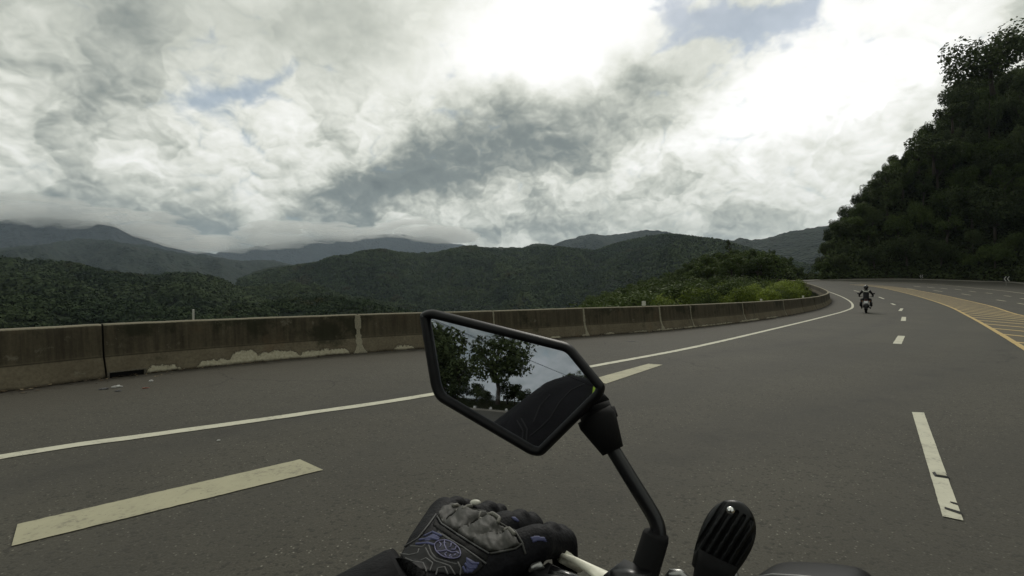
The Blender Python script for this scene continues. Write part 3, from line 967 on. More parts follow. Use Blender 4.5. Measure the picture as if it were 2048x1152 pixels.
def build_mountains():
    M_far = ridge_mat('far_mountain_woods', (.012, .018, .020), (.024, .032, .034), .006)
    M_mid = ridge_mat('mid_hill_woods', (.014, .021, .016), (.036, .050, .030), .014, brown=(.06, .05, .03))
    M_e = ridge_mat('near_hill_woods', (.015, .024, .014), (.044, .060, .032), .03, brown=(.07, .06, .03))
    ridge('mountain', [(-500, 470), (-200, 450), (-40, 447), (10, 438), (40, 432), (120, 436), (180, 443), (230, 452), (260, 468), (300, 480), (330, 492), (380, 502), (420, 505), (450, 512), (520, 530), (640, 565)], 4600, 1700, -75, M_far, seed=11, gully=.5)
    ridge('mountain', [(400, 520), (440, 503), (500, 495), (560, 486), (620, 480), (700, 472), (780, 468), (812, 470), (830, 476), (880, 474), (900, 486), (930, 490), (970, 500), (1100, 540)], 6000, 1600, -75, M_far, seed=21, gully=.2)
    ridge('hill', [(-500, 520), (-100, 505), (0, 500), (90, 488), (150, 478), (200, 482), (260, 492), (330, 504), (420, 515), (480, 522), (540, 521), (570, 528), (600, 535), (660, 552), (760, 580)], 2600, 1100, -75, M_mid, seed=31, gully=.8)
    ridge('hill', [(1060, 530), (1090, 497), (1130, 480), (1180, 469), (1215, 470), (1240, 466), (1280, 463), (1330, 466), (1380, 476), (1500, 500), (1600, 520)], 2700, 1000, -75, M_mid, seed=41, gully=.7)
    ridge('hill', [(1380, 510), (1420, 484), (1470, 481), (1480, 478), (1510, 481), (1560, 470), (1610, 459), (1660, 450), (1760, 430), (1900, 420), (2300, 420)], 1900, 900, -75, M_mid, seed=45, gully=.25)
    VE = ridge('hill', [(480, 560), (540, 543), (600, 534), (640, 527), (664, 516), (700, 514), (720, 506), (762, 501), (800, 508), (830, 506), (870, 508), (905, 500), (935, 494), (960, 493), (1000, 495), (1050, 497),
                        (1100, 495), (1150, 500), (1190, 503), (1215, 494), (1250, 484), (1300, 474), (1340, 471), (1370, 474), (1400, 478), (1440, 484), (1500, 500), (1600, 530), (1750, 560)], 1250, 780, -78, M_e, nx=700, ny=130, seed=51, gully=.95, jag=1)
    VF = ridge('hill', [(640, 625), (700, 610), (800, 588), (880, 575), (960, 568), (1040, 561), (1100, 550), (1160, 537), (1215, 522), (1260, 507), (1300, 496), (1340, 494), (1400, 510), (1480, 540), (1600, 580), (1700, 600)], 930, 420, -78, M_e, nx=460, ny=70, seed=83, gully=.8)
    VG = ridge('hill', [(300, 625), (380, 602), (440, 583), (500, 562), (560, 551), (620, 554), (700, 567), (770, 583), (830, 580), (900, 596), (980, 625)], 980, 420, -78, M_e, nx=420, ny=70, seed=87, gully=.8)
    VD = ridge('hill', [(-500, 540), (-60, 524), (0, 519), (40, 526), (100, 529), (150, 536), (200, 552), (260, 556), (330, 560), (360, 556), (400, 557), (440, 566), (480, 580), (530, 577), (580, 569), (610, 569), (640, 577), (670, 592), (720, 600), (780, 612), (860, 625)],
               620, 420, -80, M_e, nx=420, ny=80, seed=61, gully=.8)
    VC = ridge('hill', [(-500, 600), (-60, 600), (0, 596), (120, 605), (260, 618), (400, 632), (520, 612), (590, 603), (660, 604), (720, 612), (800, 625), (900, 660)], 270, 160, -60, M_e, nx=260, ny=50, seed=71, gully=.4)
    rs = np.random.RandomState(9)
    canopy('distant_forest', scatter_on(VE, 30000, rs, 10, 84), 6.0, 12, 1.7, 5, 'wooded cover of the long green hill in the middle distance')
    canopy('ridge_forest', np.vstack([scatter_on(VF, 9000, rs, 10, 56), scatter_on(VG, 8000, rs, 10, 56)]), 5.5, 14, 1.4, 15, 'wooded cover of the two lower spurs in front of the long green hill')
    canopy('valley_forest', scatter_on(VD, 9000, rs, 12, 64), 5.2, 40, 1.0, 6, 'thick wood on the lower dark green hill at the left')
    canopy('lower_forest', scatter_on(VC, 3000, rs, 8, 42), 3.4, 80, .55, 7, 'nearest treetops showing just above the barrier at the left')


build_mountains()


# ------------------------------------------------------------------ trees and bushes
def leaf_cloud(rs, lobes, n, leaf, up=.4, elong=1.0, droop=0.0):
    """n leaf-sized quads spread through lobes [(centre, radii)]"""
    L = len(lobes); vol = np.array([l[1][0] * l[1][1] for l in lobes]); pick = rs.choice(L, n, p=vol / vol.sum())
    C = np.array([l[0] for l in lobes])[pick]; R = np.array([l[1] for l in lobes])[pick]
    d = rs.normal(size=(n, 3)); d /= np.linalg.norm(d, axis=1)[:, None]
    rad = .55 + .5 * rs.rand(n) ** .6
    # clumping: leaves gather in sprays
    ph = rs.rand(6, 3) * 6; cl = sum(np.sin((d @ (rs.normal(size=3) * 3.2)) + ph[k, 0]) for k in range(6)) / 6
    rad = rad * (1 + .22 * cl)
    Pc = C + d * R * rad[:, None]
    nrm = d * .8 + rs.normal(size=(n, 3)) * .55; nrm[:, 2] += up; nrm /= np.linalg.norm(nrm, axis=1)[:, None]
    t = np.cross(nrm, rs.normal(size=(n, 3))); t /= np.linalg.norm(t, axis=1)[:, None] + 1e-9
    if droop: t[:, 2] -= droop; t /= np.linalg.norm(t, axis=1)[:, None]
    b = np.cross(nrm, t)
    s = leaf * (.6 + .8 * rs.rand(n))[:, None]
    l = t * s * elong; w = b * s * .55
    bend = nrm * s * .18
    V = np.stack([Pc - l, Pc + w - bend, Pc + l, Pc - w - bend], 1)
    tint = np.clip(.5 * rs.rand(n) + .25 + .35 * cl + rs.rand(L)[pick] * .35 - .15, 0, 1)
    return V.reshape(-1, 3), np.arange(4 * n).reshape(-1, 4), np.repeat(tint, 4)


def make_tree(rs, name, h, crown_r, nleaf, leaf, mat, nlobe=10, base=.3, tall=1.0, label=None, cat='tree', group=None, loose=0.0):
    root = empty(name, (0, 0, -500))
    bm = bmesh.new()
    r0 = h * .022 + .05
    trunk = [(0, 0, -.5), (rs.normal() * .1, rs.normal() * .1, h * .2), (rs.normal() * .25, rs.normal() * .25, h * .45), (rs.normal() * .3, rs.normal() * .3, h * .75)]
    bm_tube(bm, trunk, [r0 * 1.3, r0, r0 * .7, r0 * .25], 8)
    lobes = []
    ch = h * (1 - base) / 2; cz = h * base + ch
    for k in range(nlobe):
        a = k * 2.4 + rs.rand(); q = math.sqrt((k + .5) / nlobe) * crown_r * (.72 + loose * rs.rand())
        zz = cz + ch * rs.uniform(-.75, .75) * (1 - .5 * q / crown_r)
        rr = crown_r * rs.uniform(.28, .48)
        c = (q * math.cos(a), q * math.sin(a), zz); lobes.append((c, (rr, rr, rr * .95 * tall)))
        st = Vector(trunk[2]) * rs.uniform(.6, 1.3); st.z = min(st.z, c[2] - .2)
        if k % 2 == 0 or loose:
            mid = st.lerp(Vector(c), .5) + Vector((0, 0, -.15 * rr)); bm_tube(bm, [st, mid, c], [r0 * .4, r0 * .25, r0 * .08], 5)
    bm_obj('trunk', bm, M_BARK, root, True)
    V, Fc, t = leaf_cloud(rs, lobes, nleaf, leaf)
    mesh_np('crown', V, Fc, mat, root, attrs={'tint': t})
    tag(root, label, cat, group)
    return root


def make_bush(rs, name, r, nleaf, leaf, mat, nlobe=6, tall=.9, elong=1.0, droop=0.0):
    root = empty(name, (0, 0, -500))
    lobes = []
    for k in range(nlobe):
        a = k * 2.4; q = r * .62 * math.sqrt(k / nlobe); rr = r * rs.uniform(.4, .6)
        lobes.append(((q * math.cos(a), q * math.sin(a), rr * .7 + r * tall * .55 * rs.rand()), (rr, rr, rr * tall)))
    bm = bmesh.new()
    for l in lobes: bm_tube(bm, [(0, 0, -.3), (l[0][0] * .5, l[0][1] * .5, l[0][2] * .4), l[0]], [.05, .035, .012], 5)
    bm_obj('stems', bm, M_BARK, root, True)
    V, Fc, t = leaf_cloud(rs, lobes, nleaf, leaf, elong=elong, droop=droop)
    mesh_np('foliage', V, Fc, mat, root, attrs={'tint': t})
    return root


def copy_tree(o):
    c = o.copy(); COL.objects.link(c)
    for ch in [x for x in bpy.data.objects if x.parent == o]:
        d = ch.copy(); COL.objects.link(d); d.parent = c
    return c


def copy_fast(o, kids):
    c = o.copy(); COL.objects.link(c)
    for ch in kids:
        d = ch.copy(); COL.objects.link(d); d.parent = c
    return c


def place(protos, used, kids, k, loc, rz, sc, label, cat, group):
    o = protos[k] if not used[k] else copy_fast(protos[k], kids[k]); used[k] = True
    o.location = loc; o.rotation_euler = (0, 0, rz); o.scale = sc if hasattr(sc, '__len__') else (sc,) * 3
    o['label'] = label; o['category'] = cat
    if group: o['group'] = group
    elif 'group' in o: del o['group']
    return o


def kids_of(protos): return [[c for c in bpy.data.objects if c.parent == p] for p in protos]


def zat(x, y): return float(Tz(np.array([x]), np.array([y]))[0])


def build_slope_forest():
    rs = np.random.RandomState(77)
    protos = [make_tree(rs, 'hillside_tree', 8, 3.4, 3200, .21, M_LEAF_DARK, 15, .10, loose=.35) for _ in range(3)] + \
             [make_tree(rs, 'hillside_tree', 9.5, 3.0, 2800, .21, M_LEAF_MID, 13, .2, loose=.3) for _ in range(2)] + \
             [make_tree(rs, 'hillside_tree', 7, 3.8, 3400, .21, M_LEAF_MID, 16, .08, loose=.4) for _ in range(2)]
    kids = kids_of(protos); used = [False] * len(protos)
    # grow them on the slope, a few metres apart
    pts = []; tries = 0
    bpx = rs.uniform(1608, 2330, 9000); bd = rs.rand(9000)
    yy = 80 + 55 * bd
    X = (bpx - CX) / F * yy
    do, _ = dist_poly(X, yy, OUC); ins = in_poly(X, yy, ROADPOLY)
    Z = Tz(X, yy)
    ok = (~ins) & (do > 2.2)
    for x, y, z, d, px in zip(X[ok], yy[ok], Z[ok], do[ok], bpx[ok]):
        if len(pts) >= 262: break
        sp = 3.6 + .02 * max(0, y - 90)
        if all((x - a) ** 2 + (y - b) ** 2 + ((z - c) * .6) ** 2 > sp * sp for a, b, c, _, _ in pts): pts.append((x, y, z, d, px))
    for x, y, z, d, px in pts:
        k = rs.choice(7, p=[.17, .17, .16, .13, .13, .12, .12]); 
        foot = d < 7
        sc = rs.uniform(.45, .75) if foot else rs.uniform(.7, 1.15)
        top = H + (HY - np.interp(px, HILL_SIL[:, 0], HILL_SIL[:, 1]) - rs.uniform(-14, 10)) / F * y - z
        lim = top / (9.0 if k in (3, 4) else 8.0)
        if px < 1740: sc *= .8
        if lim < .25: continue
        sc = min(sc, max(lim, .3))
        if foot: lab, grp = 'small dark tree at the foot of the slope beside the far verge', 'trees at the foot of the slope'
        else:
            py = HY - F * (z - H) / y
            zone = 'upper' if py < 290 else ('middle' if py < 430 else 'lower')
            side = 'near the skyline edge' if px < np.interp(py, [40, 280, 450, 560], [2010, 1890, 1720, 1660]) + 60 else ('towards the picture edge' if px > 1960 else 'among crowded trees')
            lab, grp = f'dark broadleaf tree on the {zone} part of the steep wooded slope, {side}', f'trees on the {zone} slope {side}'
        place(protos, used, kids, k, (x, y, z - .4), rs.rand() * 6.28, (sc * rs.uniform(.65, 1.1), sc * rs.uniform(.65, 1.1), min(sc * rs.uniform(.9, 1.6), max(lim, .3))), lab, 'tree', grp)
    # the ones that shape the skyline
    def at(px, py_base, Y): return ((px - CX) / F * Y, Y, H - (py_base - HY) / F * Y)
    big = make_tree(np.random.RandomState(5), 'crowning_tree', 13, 7.0, 4200, .34, M_LEAF_DARK, 26, .18, loose=.35)
    big.location = at(1985, 185, 96); tag(big, 'large loose-crowned tree leaning out of the skyline topping the slope, sky showing through', 'tree')
    big.rotation_euler = (0, math.radians(-10), 0)
    b2 = make_tree(np.random.RandomState(8), 'skyline_tree', 9, 4.2, 2200, .32, M_LEAF_DARK, 14, .2, loose=.4)
    b2.location = at(1868, 345, 108); tag(b2, 'loose tree bulging from the skyline halfway down the slope', 'tree')
    b3 = make_tree(np.random.RandomState(9), 'skyline_tree', 7, 2.6, 900, .3, M_LEAF_DARK, 9, .3, loose=.5)
    b3.location = at(1905, 262, 104); tag(b3, 'thin sparse tree in the notch just under the large crowning tree', 'tree')
    b4 = make_tree(np.random.RandomState(12), 'skyline_tree', 6.5, 2.7, 1000, .3, M_LEAF_DARK, 9, .3, loose=.5)
    b4.location = at(1697, 500, 112); tag(b4, 'lowest skyline tree where the slope meets the far ridge', 'tree')
    b5 = make_tree(np.random.RandomState(14), 'skyline_tree', 7, 3.0, 1300, .3, M_LEAF_DARK, 10, .25, loose=.4)
    b5.location = at(1775, 398, 112); tag(b5, 'rounded skyline tree between the lowest one and the bulging one', 'tree')
    # undergrowth and creepers that cover the soil between the trunks
    n = 120000
    px = rs.uniform(1600, 2330, n); y = 80 + 50 * rs.rand(n); x = (px - CX) / F * y
    do, _ = dist_poly(x, y, OUC); ok = (~in_poly(x, y, ROADPOLY)) & (do > 1.0) & (do < 40); x, y, do = x[ok], y[ok], do[ok]
    z = Tz(x, y) + np.abs(rs.normal(0, .55, len(x)))
    n = len(x); Pc = np.stack([x, y, z], 1)
    nrm = rs.normal(size=(n, 3)); nrm[:, 1] -= .9; nrm[:, 2] += .5; nrm /= np.linalg.norm(nrm, axis=1)[:, None]
    t = np.cross(nrm, rs.normal(size=(n, 3))); t /= np.linalg.norm(t, axis=1)[:, None]; b = np.cross(nrm, t); s = (.18 + .26 * rs.rand(n))[:, None]
    V = np.stack([Pc - t * s, Pc + b * s * .6, Pc + t * s, Pc - b * s * .6], 1).reshape(-1, 3)
    tint = np.repeat(np.clip(vnoise(x / 3, z / 3, 4) * 1.3 - .3 + .3 * rs.rand(n), 0, 1), 4)
    o = mesh_np('undergrowth', V, np.arange(4 * n).reshape(-1, 4), M_LEAF_DARK, attrs={'tint': tint})
    tag(o, 'undergrowth and creepers matting the steep slope', 'undergrowth', kind='stuff')


def build_bend_vegetation():
    rs = np.random.RandomState(31)
    # hill beyond the bend
    protos = [make_tree(rs, 'hilltop_tree', 7, 3.0, 2000, .22, M_LEAF_MID, 12, .08) for _ in range(2)] + [make_tree(rs, 'hilltop_tree', 8.5, 2.5, 1700, .22, M_LEAF_MID, 11, .12, loose=.3) for _ in range(2)]
    kids = kids_of(protos); used = [False] * 4; pts = []
    for _ in range(6000):
        px = rs.uniform(1180, 1625); y = rs.uniform(86, 150); x = (px - CX) / F * y
        if len(pts) >= 290: break
        if in_poly(np.array([x]), np.array([y]), ROADPOLY)[0] or (y < 106 and px > 1530): continue
        if all((x - a) ** 2 + (y - b) ** 2 > 2.9 ** 2 for a, b in pts): pts.append((x, y))
    xs = np.array(pts); zz = Tz(xs[:, 0], xs[:, 1])
    ppx = CX + F * xs[:, 0] / xs[:, 1]; top_ = np.interp(ppx, HILL_SIL[:, 0], HILL_SIL[:, 1])
    for (x, y), z in zip(pts, zz):
        k = rs.randint(4); sc = rs.uniform(.62, .95); px = CX + F * x / y
        hmax = H + (HY - np.interp(px, HILL_SIL[:, 0], HILL_SIL[:, 1]) - rs.uniform(-8, 12)) / F * y - z
        if hmax < 1.5: continue
        sc = min(sc * (1.15 if y < 112 else 1), hmax / 7.5)
        lim = np.interp(px, HILL_SIL[:, 0], HILL_SIL[:, 1]); 
        place(protos, used, kids, k, (x, y, z - .3), rs.rand() * 6.28, (sc, sc, sc * rs.uniform(.8, 1.1)),
              'dark tree ' + ['on the left shoulder of the low hill beyond the bend', 'on the left flank of the low hill beyond the bend', 'around the crown of the low hill beyond the bend', 'on the right flank of the low hill, beside the steep slope'][int(np.searchsorted([1290, 1410, 1540], px))], 'tree',
              ['trees on the left shoulder', 'trees on the left flank', 'trees around the hill crown', 'trees on the right flank'][int(np.searchsorted([1290, 1410, 1540], px))])
    s = make_tree(np.random.RandomState(3), 'spire_tree', 7.5, 1.0, 420, .26, M_LEAF_DARK, 7, .2, tall=1.5)
    s.location = ((1458 - CX) / F * 140, 140, H + (HY - 524) / F * 140); tag(s, 'thin pointed tree standing above its neighbours on the low hill', 'tree')
    # bright bushes inside the bend
    protos = [make_bush(rs, 'bright_bush', 1.5, 1500, .085, M_LEAF_BRIGHT, 6, 1.0, 1.3, .1) for _ in range(4)] + [make_bush(rs, 'leafy_bush', 1.6, 1500, .095, M_LEAF_MID, 6, 1.1) for _ in range(2)]
    kids = kids_of(protos); used = [False] * 6; pts = []
    for _ in range(20000):
        if len(pts) >= 110: break
        px = rs.uniform(1300, 1640); y = rs.uniform(34, 78); x = (px - CX) / F * y
        di, _ = dist_poly(np.array([x]), np.array([y]), INC)
        if in_poly(np.array([x]), np.array([y]), ROADPOLY)[0] or di[0] < 2.4: continue
        if y < 44 and px > 1560: continue
        if all((x - a) ** 2 + (y - b) ** 2 > 2.0 ** 2 for a, b in pts): pts.append((x, y))
    A = np.array(pts); zz = Tz(A[:, 0], A[:, 1])
    for (x, y), z in zip(pts, zz):
        px = CX + F * x / y
        # tops follow the outline of the clump in the photo
        top = np.interp(px, [1290, 1340, 1400, 1450, 1500, 1560, 1600, 1612, 1640], [592, 584, 572, 566, 563, 558, 562, 572, 590]) + rs.uniform(-10, 26)
        ht = H + (HY - top) / F * y - z
        sc = min(max(ht / 2.5, .5), 1.9)
        sxy = sc * rs.uniform(.8, 1.3)
        place(protos, used, kids, rs.choice(6, p=[.18, .18, .18, .18, .14, .14]), (x, y, z - .1), rs.rand() * 6.28, (min(sxy, 1.5), min(sxy, 1.5), sc),
              'leafy green bush ' + ['at the left end of the thicket inside the bend', 'in the middle of the thicket inside the bend', 'at the right end of the thicket, by the curving barrier'][int(np.searchsorted([1430, 1540], px))], 'bush',
              ['bright bushes at the left end', 'bright bushes in the middle', 'bright bushes at the right end'][int(np.searchsorted([1430, 1540], px))])
    # darker scrub to the left, stepping down towards the valley
    protos = [make_bush(rs, 'dark_bush', 1.9, 1700, .12, M_LEAF_MID, 8, .85) for _ in range(3)]
    kids = kids_of(protos); used = [False] * 3; pts = []
    for _ in range(20000):
        if len(pts) >= 130: break
        px = rs.uniform(1130, 1560); y = rs.uniform(46, 100); x = (px - CX) / F * y
        if in_poly(np.array([x]), np.array([y]), ROADPOLY)[0]: continue
        di, _ = dist_poly(np.array([x]), np.array([y]), INC)
        if di[0] < 3.5: continue
        if all((x - a) ** 2 + (y - b) ** 2 > 2.3 ** 2 for a, b in pts): pts.append((x, y))
    A = np.array(pts); zz = Tz(A[:, 0], A[:, 1])
    for (x, y), z in zip(pts, zz):
        px = CX + F * x / y
        top = np.interp(px, [1130, 1160, 1200, 1250, 1300, 1360, 1420, 1600], [610, 603, 590, 574, 562, 548, 548, 552]) + rs.uniform(-6, 30)
        ht = H + (HY - top) / F * y - z
        if ht < .8: continue
        sc = min(ht / 2.6, 3.4); sx = min(sc, 1.5) * rs.uniform(.8, 1.2)
        place(protos, used, kids, rs.randint(3), (x, y, z - .2), rs.rand() * 6.28, (sx, sx, sc),
              'dark green bush on the bank ' + ['where it drops to the valley, farthest left', 'left of the bright bushes', 'behind the bright bushes'][int(np.searchsorted([1240, 1380], px))], 'bush',
              ['dark bushes farthest left', 'dark bushes left of the bright ones', 'dark bushes behind the bright ones'][int(np.searchsorted([1240, 1380], px))])


def build_mound_cover():
    rs = np.random.RandomState(91); n = 150000
    px = rs.uniform(1120, 1650, n); y = 34 + 120 * rs.rand(n) ** 1.1; x = (px - CX) / F * y
    di, _ = dist_poly(x, y, INC); do, _ = dist_poly(x, y, OUC)
    ok = (~in_poly(x, y, ROADPOLY)) & (di > 1.6) & (do > 1.2) & ((y > 82) | (px < 1310)); x, y = x[ok], y[ok]; n = len(x)
    z = Tz(x, y) + np.abs(rs.normal(0, .4, n)) * (1 + 1.2 * vnoise(x / 2.5, y / 2.5, 6))
    Pc = np.stack([x, y, z], 1); nrm = rs.normal(size=(n, 3)) * .7; nrm[:, 2] += .8; nrm /= np.linalg.norm(nrm, axis=1)[:, None]
    t = np.cross(nrm, rs.normal(size=(n, 3))); t /= np.linalg.norm(t, axis=1)[:, None]; b = np.cross(nrm, t); s_ = (.10 + .16 * rs.rand(n))[:, None] * (.6 + y / 110)[:, None]
    V = np.stack([Pc - t * s_, Pc + b * s_ * .6, Pc + t * s_, Pc - b * s_ * .6], 1).reshape(-1, 3)
    tint = np.repeat(np.clip(vnoise(x / 3, y / 3, 4) * 1.2 - .2 + .3 * rs.rand(n), 0, 1), 4)
    tag(mesh_np('ground_cover', V, np.arange(4 * n).reshape(-1, 4), M_LEAF_MID, attrs={'tint': tint}), 'weeds and creepers covering the mound inside the bend', 'undergrowth', kind='stuff')


def build_trees_behind():
    """what the mirror looks back at"""
    rs = np.random.RandomState(55)
    protos = [make_tree(rs, 'roadside_tree', 8, 3.6, 1500, .28, M_LEAF_DARK, 12, .2, loose=.2) for _ in range(2)]
    kids = kids_of(protos); used = [False] * 2
    lone = make_tree(np.random.RandomState(2), 'leafy_tree', 8.6, 3.9, 2600, .24, M_LEAF_DARK, 18, .18, loose=.25)
    x, y = MIRROR_TREES[0]; lone.location = (x, y, zat(x, y)); tag(lone, 'large leafy tree seen in the middle of the mirror, behind the rider', 'tree')
    for i, (x, y, s) in enumerate(MIRROR_TREES[1:]):
        place(protos, used, kids, i % 2, (x, y, zat(x, y) - .3), rs.rand() * 6.28, s, 'dark roadside tree behind the rider, seen in the mirror', 'tree', 'trees behind the rider')
    V, Fc, t = [], [], []
    ms = simple('whitewashed_stone', (.5, .5, .48), .7)
    for i in range(22):
        a = (i + .6 * rs.rand()) / 21; x = -52 + 40 * a; y = 0
        d, _ = dist_poly(np.array([x]), np.array([y]), OUC)
        bm = bmesh.new(); bmesh.ops.create_icosphere(bm, subdivisions=2, radius=1)
        for v in bm.verts: v.co = Vector((v.co.x * .17, v.co.y * .15, max(v.co.z, -.4) * .17)) * (1 + .3 * (rs.rand() - .5))
        o = bm_obj('painted_stone', bm, ms); j = int(np.argmin(np.abs(OUC[:, 0] - x) + (OUC[:, 1] > 20) * 1e3)); o.location = (OUC[j, 0] + rs.normal() * .3, OUC[j, 1] - .6 - rs.rand() * 1.3, .22)
        tag(o, 'whitewashed stone edging the road behind the rider, seen in the mirror', 'stone', 'painted stones behind the rider')


MIRROR_TREES = [(-33, -43), (-24, -44.5, .5), (-21, -46, .5), (-18, -44, .6), (-14, -42, .6), (-27, -52, .8)] + [(-12 - 2.1 * k, -43.5 - .9 * (k % 3) - .02 * k * k, .22 + .07 * (k % 4)) for k in range(22)] + \
               [(-50 - 3.6 * k, -45.5 - 1.7 * k, .95 + .16 * k) for k in range(9)] + [(-54 - 4 * k, -53 - 2 * k, 1.5 + .12 * k) for k in range(7)] + [(-46 - 5 * k, -50 - 3 * k, .8 + .2 * k) for k in range(5)]
build_slope_forest(); build_bend_vegetation(); build_mound_cover(); build_trees_behind()


def build_haze():
    bm = bmesh.new(); bm_box(bm, (0, 0, 380), (15200, 15200, 960))
    m = bpy.data.materials.new('haze'); m.use_nodes = True; t = m.node_tree; t.nodes.clear()
    v = t.nodes.new('ShaderNodeVolumePrincipled'); v.inputs['Color'].default_value = (.70, .84, 1.0, 1); v.inputs['Density'].default_value = HAZE_DENSITY
    v.inputs['Anisotropy'].default_value = 0.2
    o = t.nodes.new('ShaderNodeOutputMaterial'); t.links.new(v.outputs[0], o.inputs['Volume'])
    tag(bm_obj('haze', bm, m), kind='stuff')


def build_low_cloud():
    rs = np.random.RandomState(5)
    m = bpy.data.materials.new('cloud_vapour'); m.use_nodes = True; t = m.node_tree; t.nodes.clear()
    v = t.nodes.new('ShaderNodeVolumePrincipled'); v.inputs['Color'].default_value = (.99, .99, .97, 1); v.inputs['Density'].default_value = .0055; v.inputs['Anisotropy'].default_value = .35
    o = t.nodes.new('ShaderNodeOutputMaterial'); t.links.new(v.outputs[0], o.inputs['Volume'])
    from mathutils import noise as mn
    for lab, D, pts in (('low cloud resting on the far left mountain', 4300, [(-120, 428), (-40, 424), (30, 418), (100, 424), (170, 428), (240, 440), (300, 462), (360, 482)]),
                        ('low cloud trailing over the far middle mountain', 5600, [(470, 488), (540, 478), (620, 468), (700, 463), (780, 462), (850, 468)])):
        bm = bmesh.new()
        for px, py in pts:
            for q in range(3):
                x_, y_ = px + rs.normal() * 26, py + rs.normal() * 5
                a = math.atan2(x_ - CX, F); Y = D * math.cos(a) * (1 + .03 * rs.normal()); c = Vector(((x_ - CX) / F * Y, Y, H + (HY - y_) / F * Y))
                r = D * rs.uniform(.022, .055); b2 = bmesh.ops.create_icosphere(bm, subdivisions=4, radius=1)['verts']
                for w in b2:
                    k = 1 + .35 * mn.noise(w.co * 1.7 + Vector((px, q, 0))) + .22 * mn.noise(w.co * 4.1 + Vector((q, px, 0)))
                    w.co = c + Vector((w.co.x * r * 1.5, w.co.y * r * .8, w.co.z * r * .34)) * k
        tag(bm_obj('low_cloud', bm, m, None, True), lab, 'cloud', kind='stuff')


HAZE_DENSITY = 6.5e-5
build_haze(); build_low_cloud()


# ------------------------------------------------------------------ the motorcycle the photo is taken from
M_BLK = simple('black_plastic', (.0055, .0055, .0065), .45, bump=(260, .25, .0004), vary=.35)
M_BLKM = simple('black_painted_steel', (.005, .005, .006), .38, coat=.15)
M_RUB = simple('rubber', (.006, .006, .0065), .78, bump=(180, .4, .0006))
M_GLOSS = simple('gloss_black', (.004, .004, .005), .26, coat=.25)
M_ALU = simple('cream_lever', (.82, .80, .67), .4, metal=.05, bump=(90, .25, .0008), vary=.12)
M_STEEL = simple('steel', (.35, .35, .34), .35, metal=.9, vary=.1)
HD = Vector((.68, .733, 0)).normalized(); ACR = Vector((HD.y, -HD.x, 0))      # travel direction, and across the bars to the right
GRIP = Vector((-.015, .425, 1.128)); BARC = GRIP + ACR * .33


def frame_from(z, x):
    z = z.normalized(); x = (x - z * x.dot(z)).normalized(); y = z.cross(x)
    return Matrix((x, y, z)).transposed()


MIR_C = P(1022, 768, .425)
_d = (P(1002, 799, 1.0) - Vector((0, 0, H))).normalized()
_r = Vector((-.60, -.80, 0.0)).normalized()
MIR_N = (_r - _d).normalized()


def on_mirror(px, py, off=0.0):
    o = Vector((0, 0, H)); d = (P(px, py, 1.0) - o)
    c = MIR_C + MIR_N * off
    return o + d * ((c - o).dot(MIR_N) / d.dot(MIR_N))


def rounded(poly, r, n=4):
    """round the corners of a closed 2-D outline by r (photo pixels)"""
    out = []; N = len(poly)
    for i in range(N):
        p0, p, p1 = [np.array(poly[(i + k) % N], float) for k in (-1, 0, 1)]
        a = (p0 - p) / np.linalg.norm(p0 - p); b = (p1 - p) / np.linalg.norm(p1 - p); rr = min(r, np.linalg.norm(p0 - p) * .45, np.linalg.norm(p1 - p) * .45)
        A, B = p + a * rr, p + b * rr
        for k in range(n + 1):
            t = k / n; out.append((1 - t) ** 2 * A + 2 * t * (1 - t) * p + t * t * B)
    return out


def inset(poly, d):
    out = []; N = len(poly)
    for i in range(N):
        p0, p, p1 = [np.array(poly[(i + k) % N], float) for k in (-1, 0, 1)]
        t = p1 - p0; t /= np.linalg.norm(t) + 1e-9; n = np.array([-t[1], t[0]]); out.append(p + n * d)
    return out


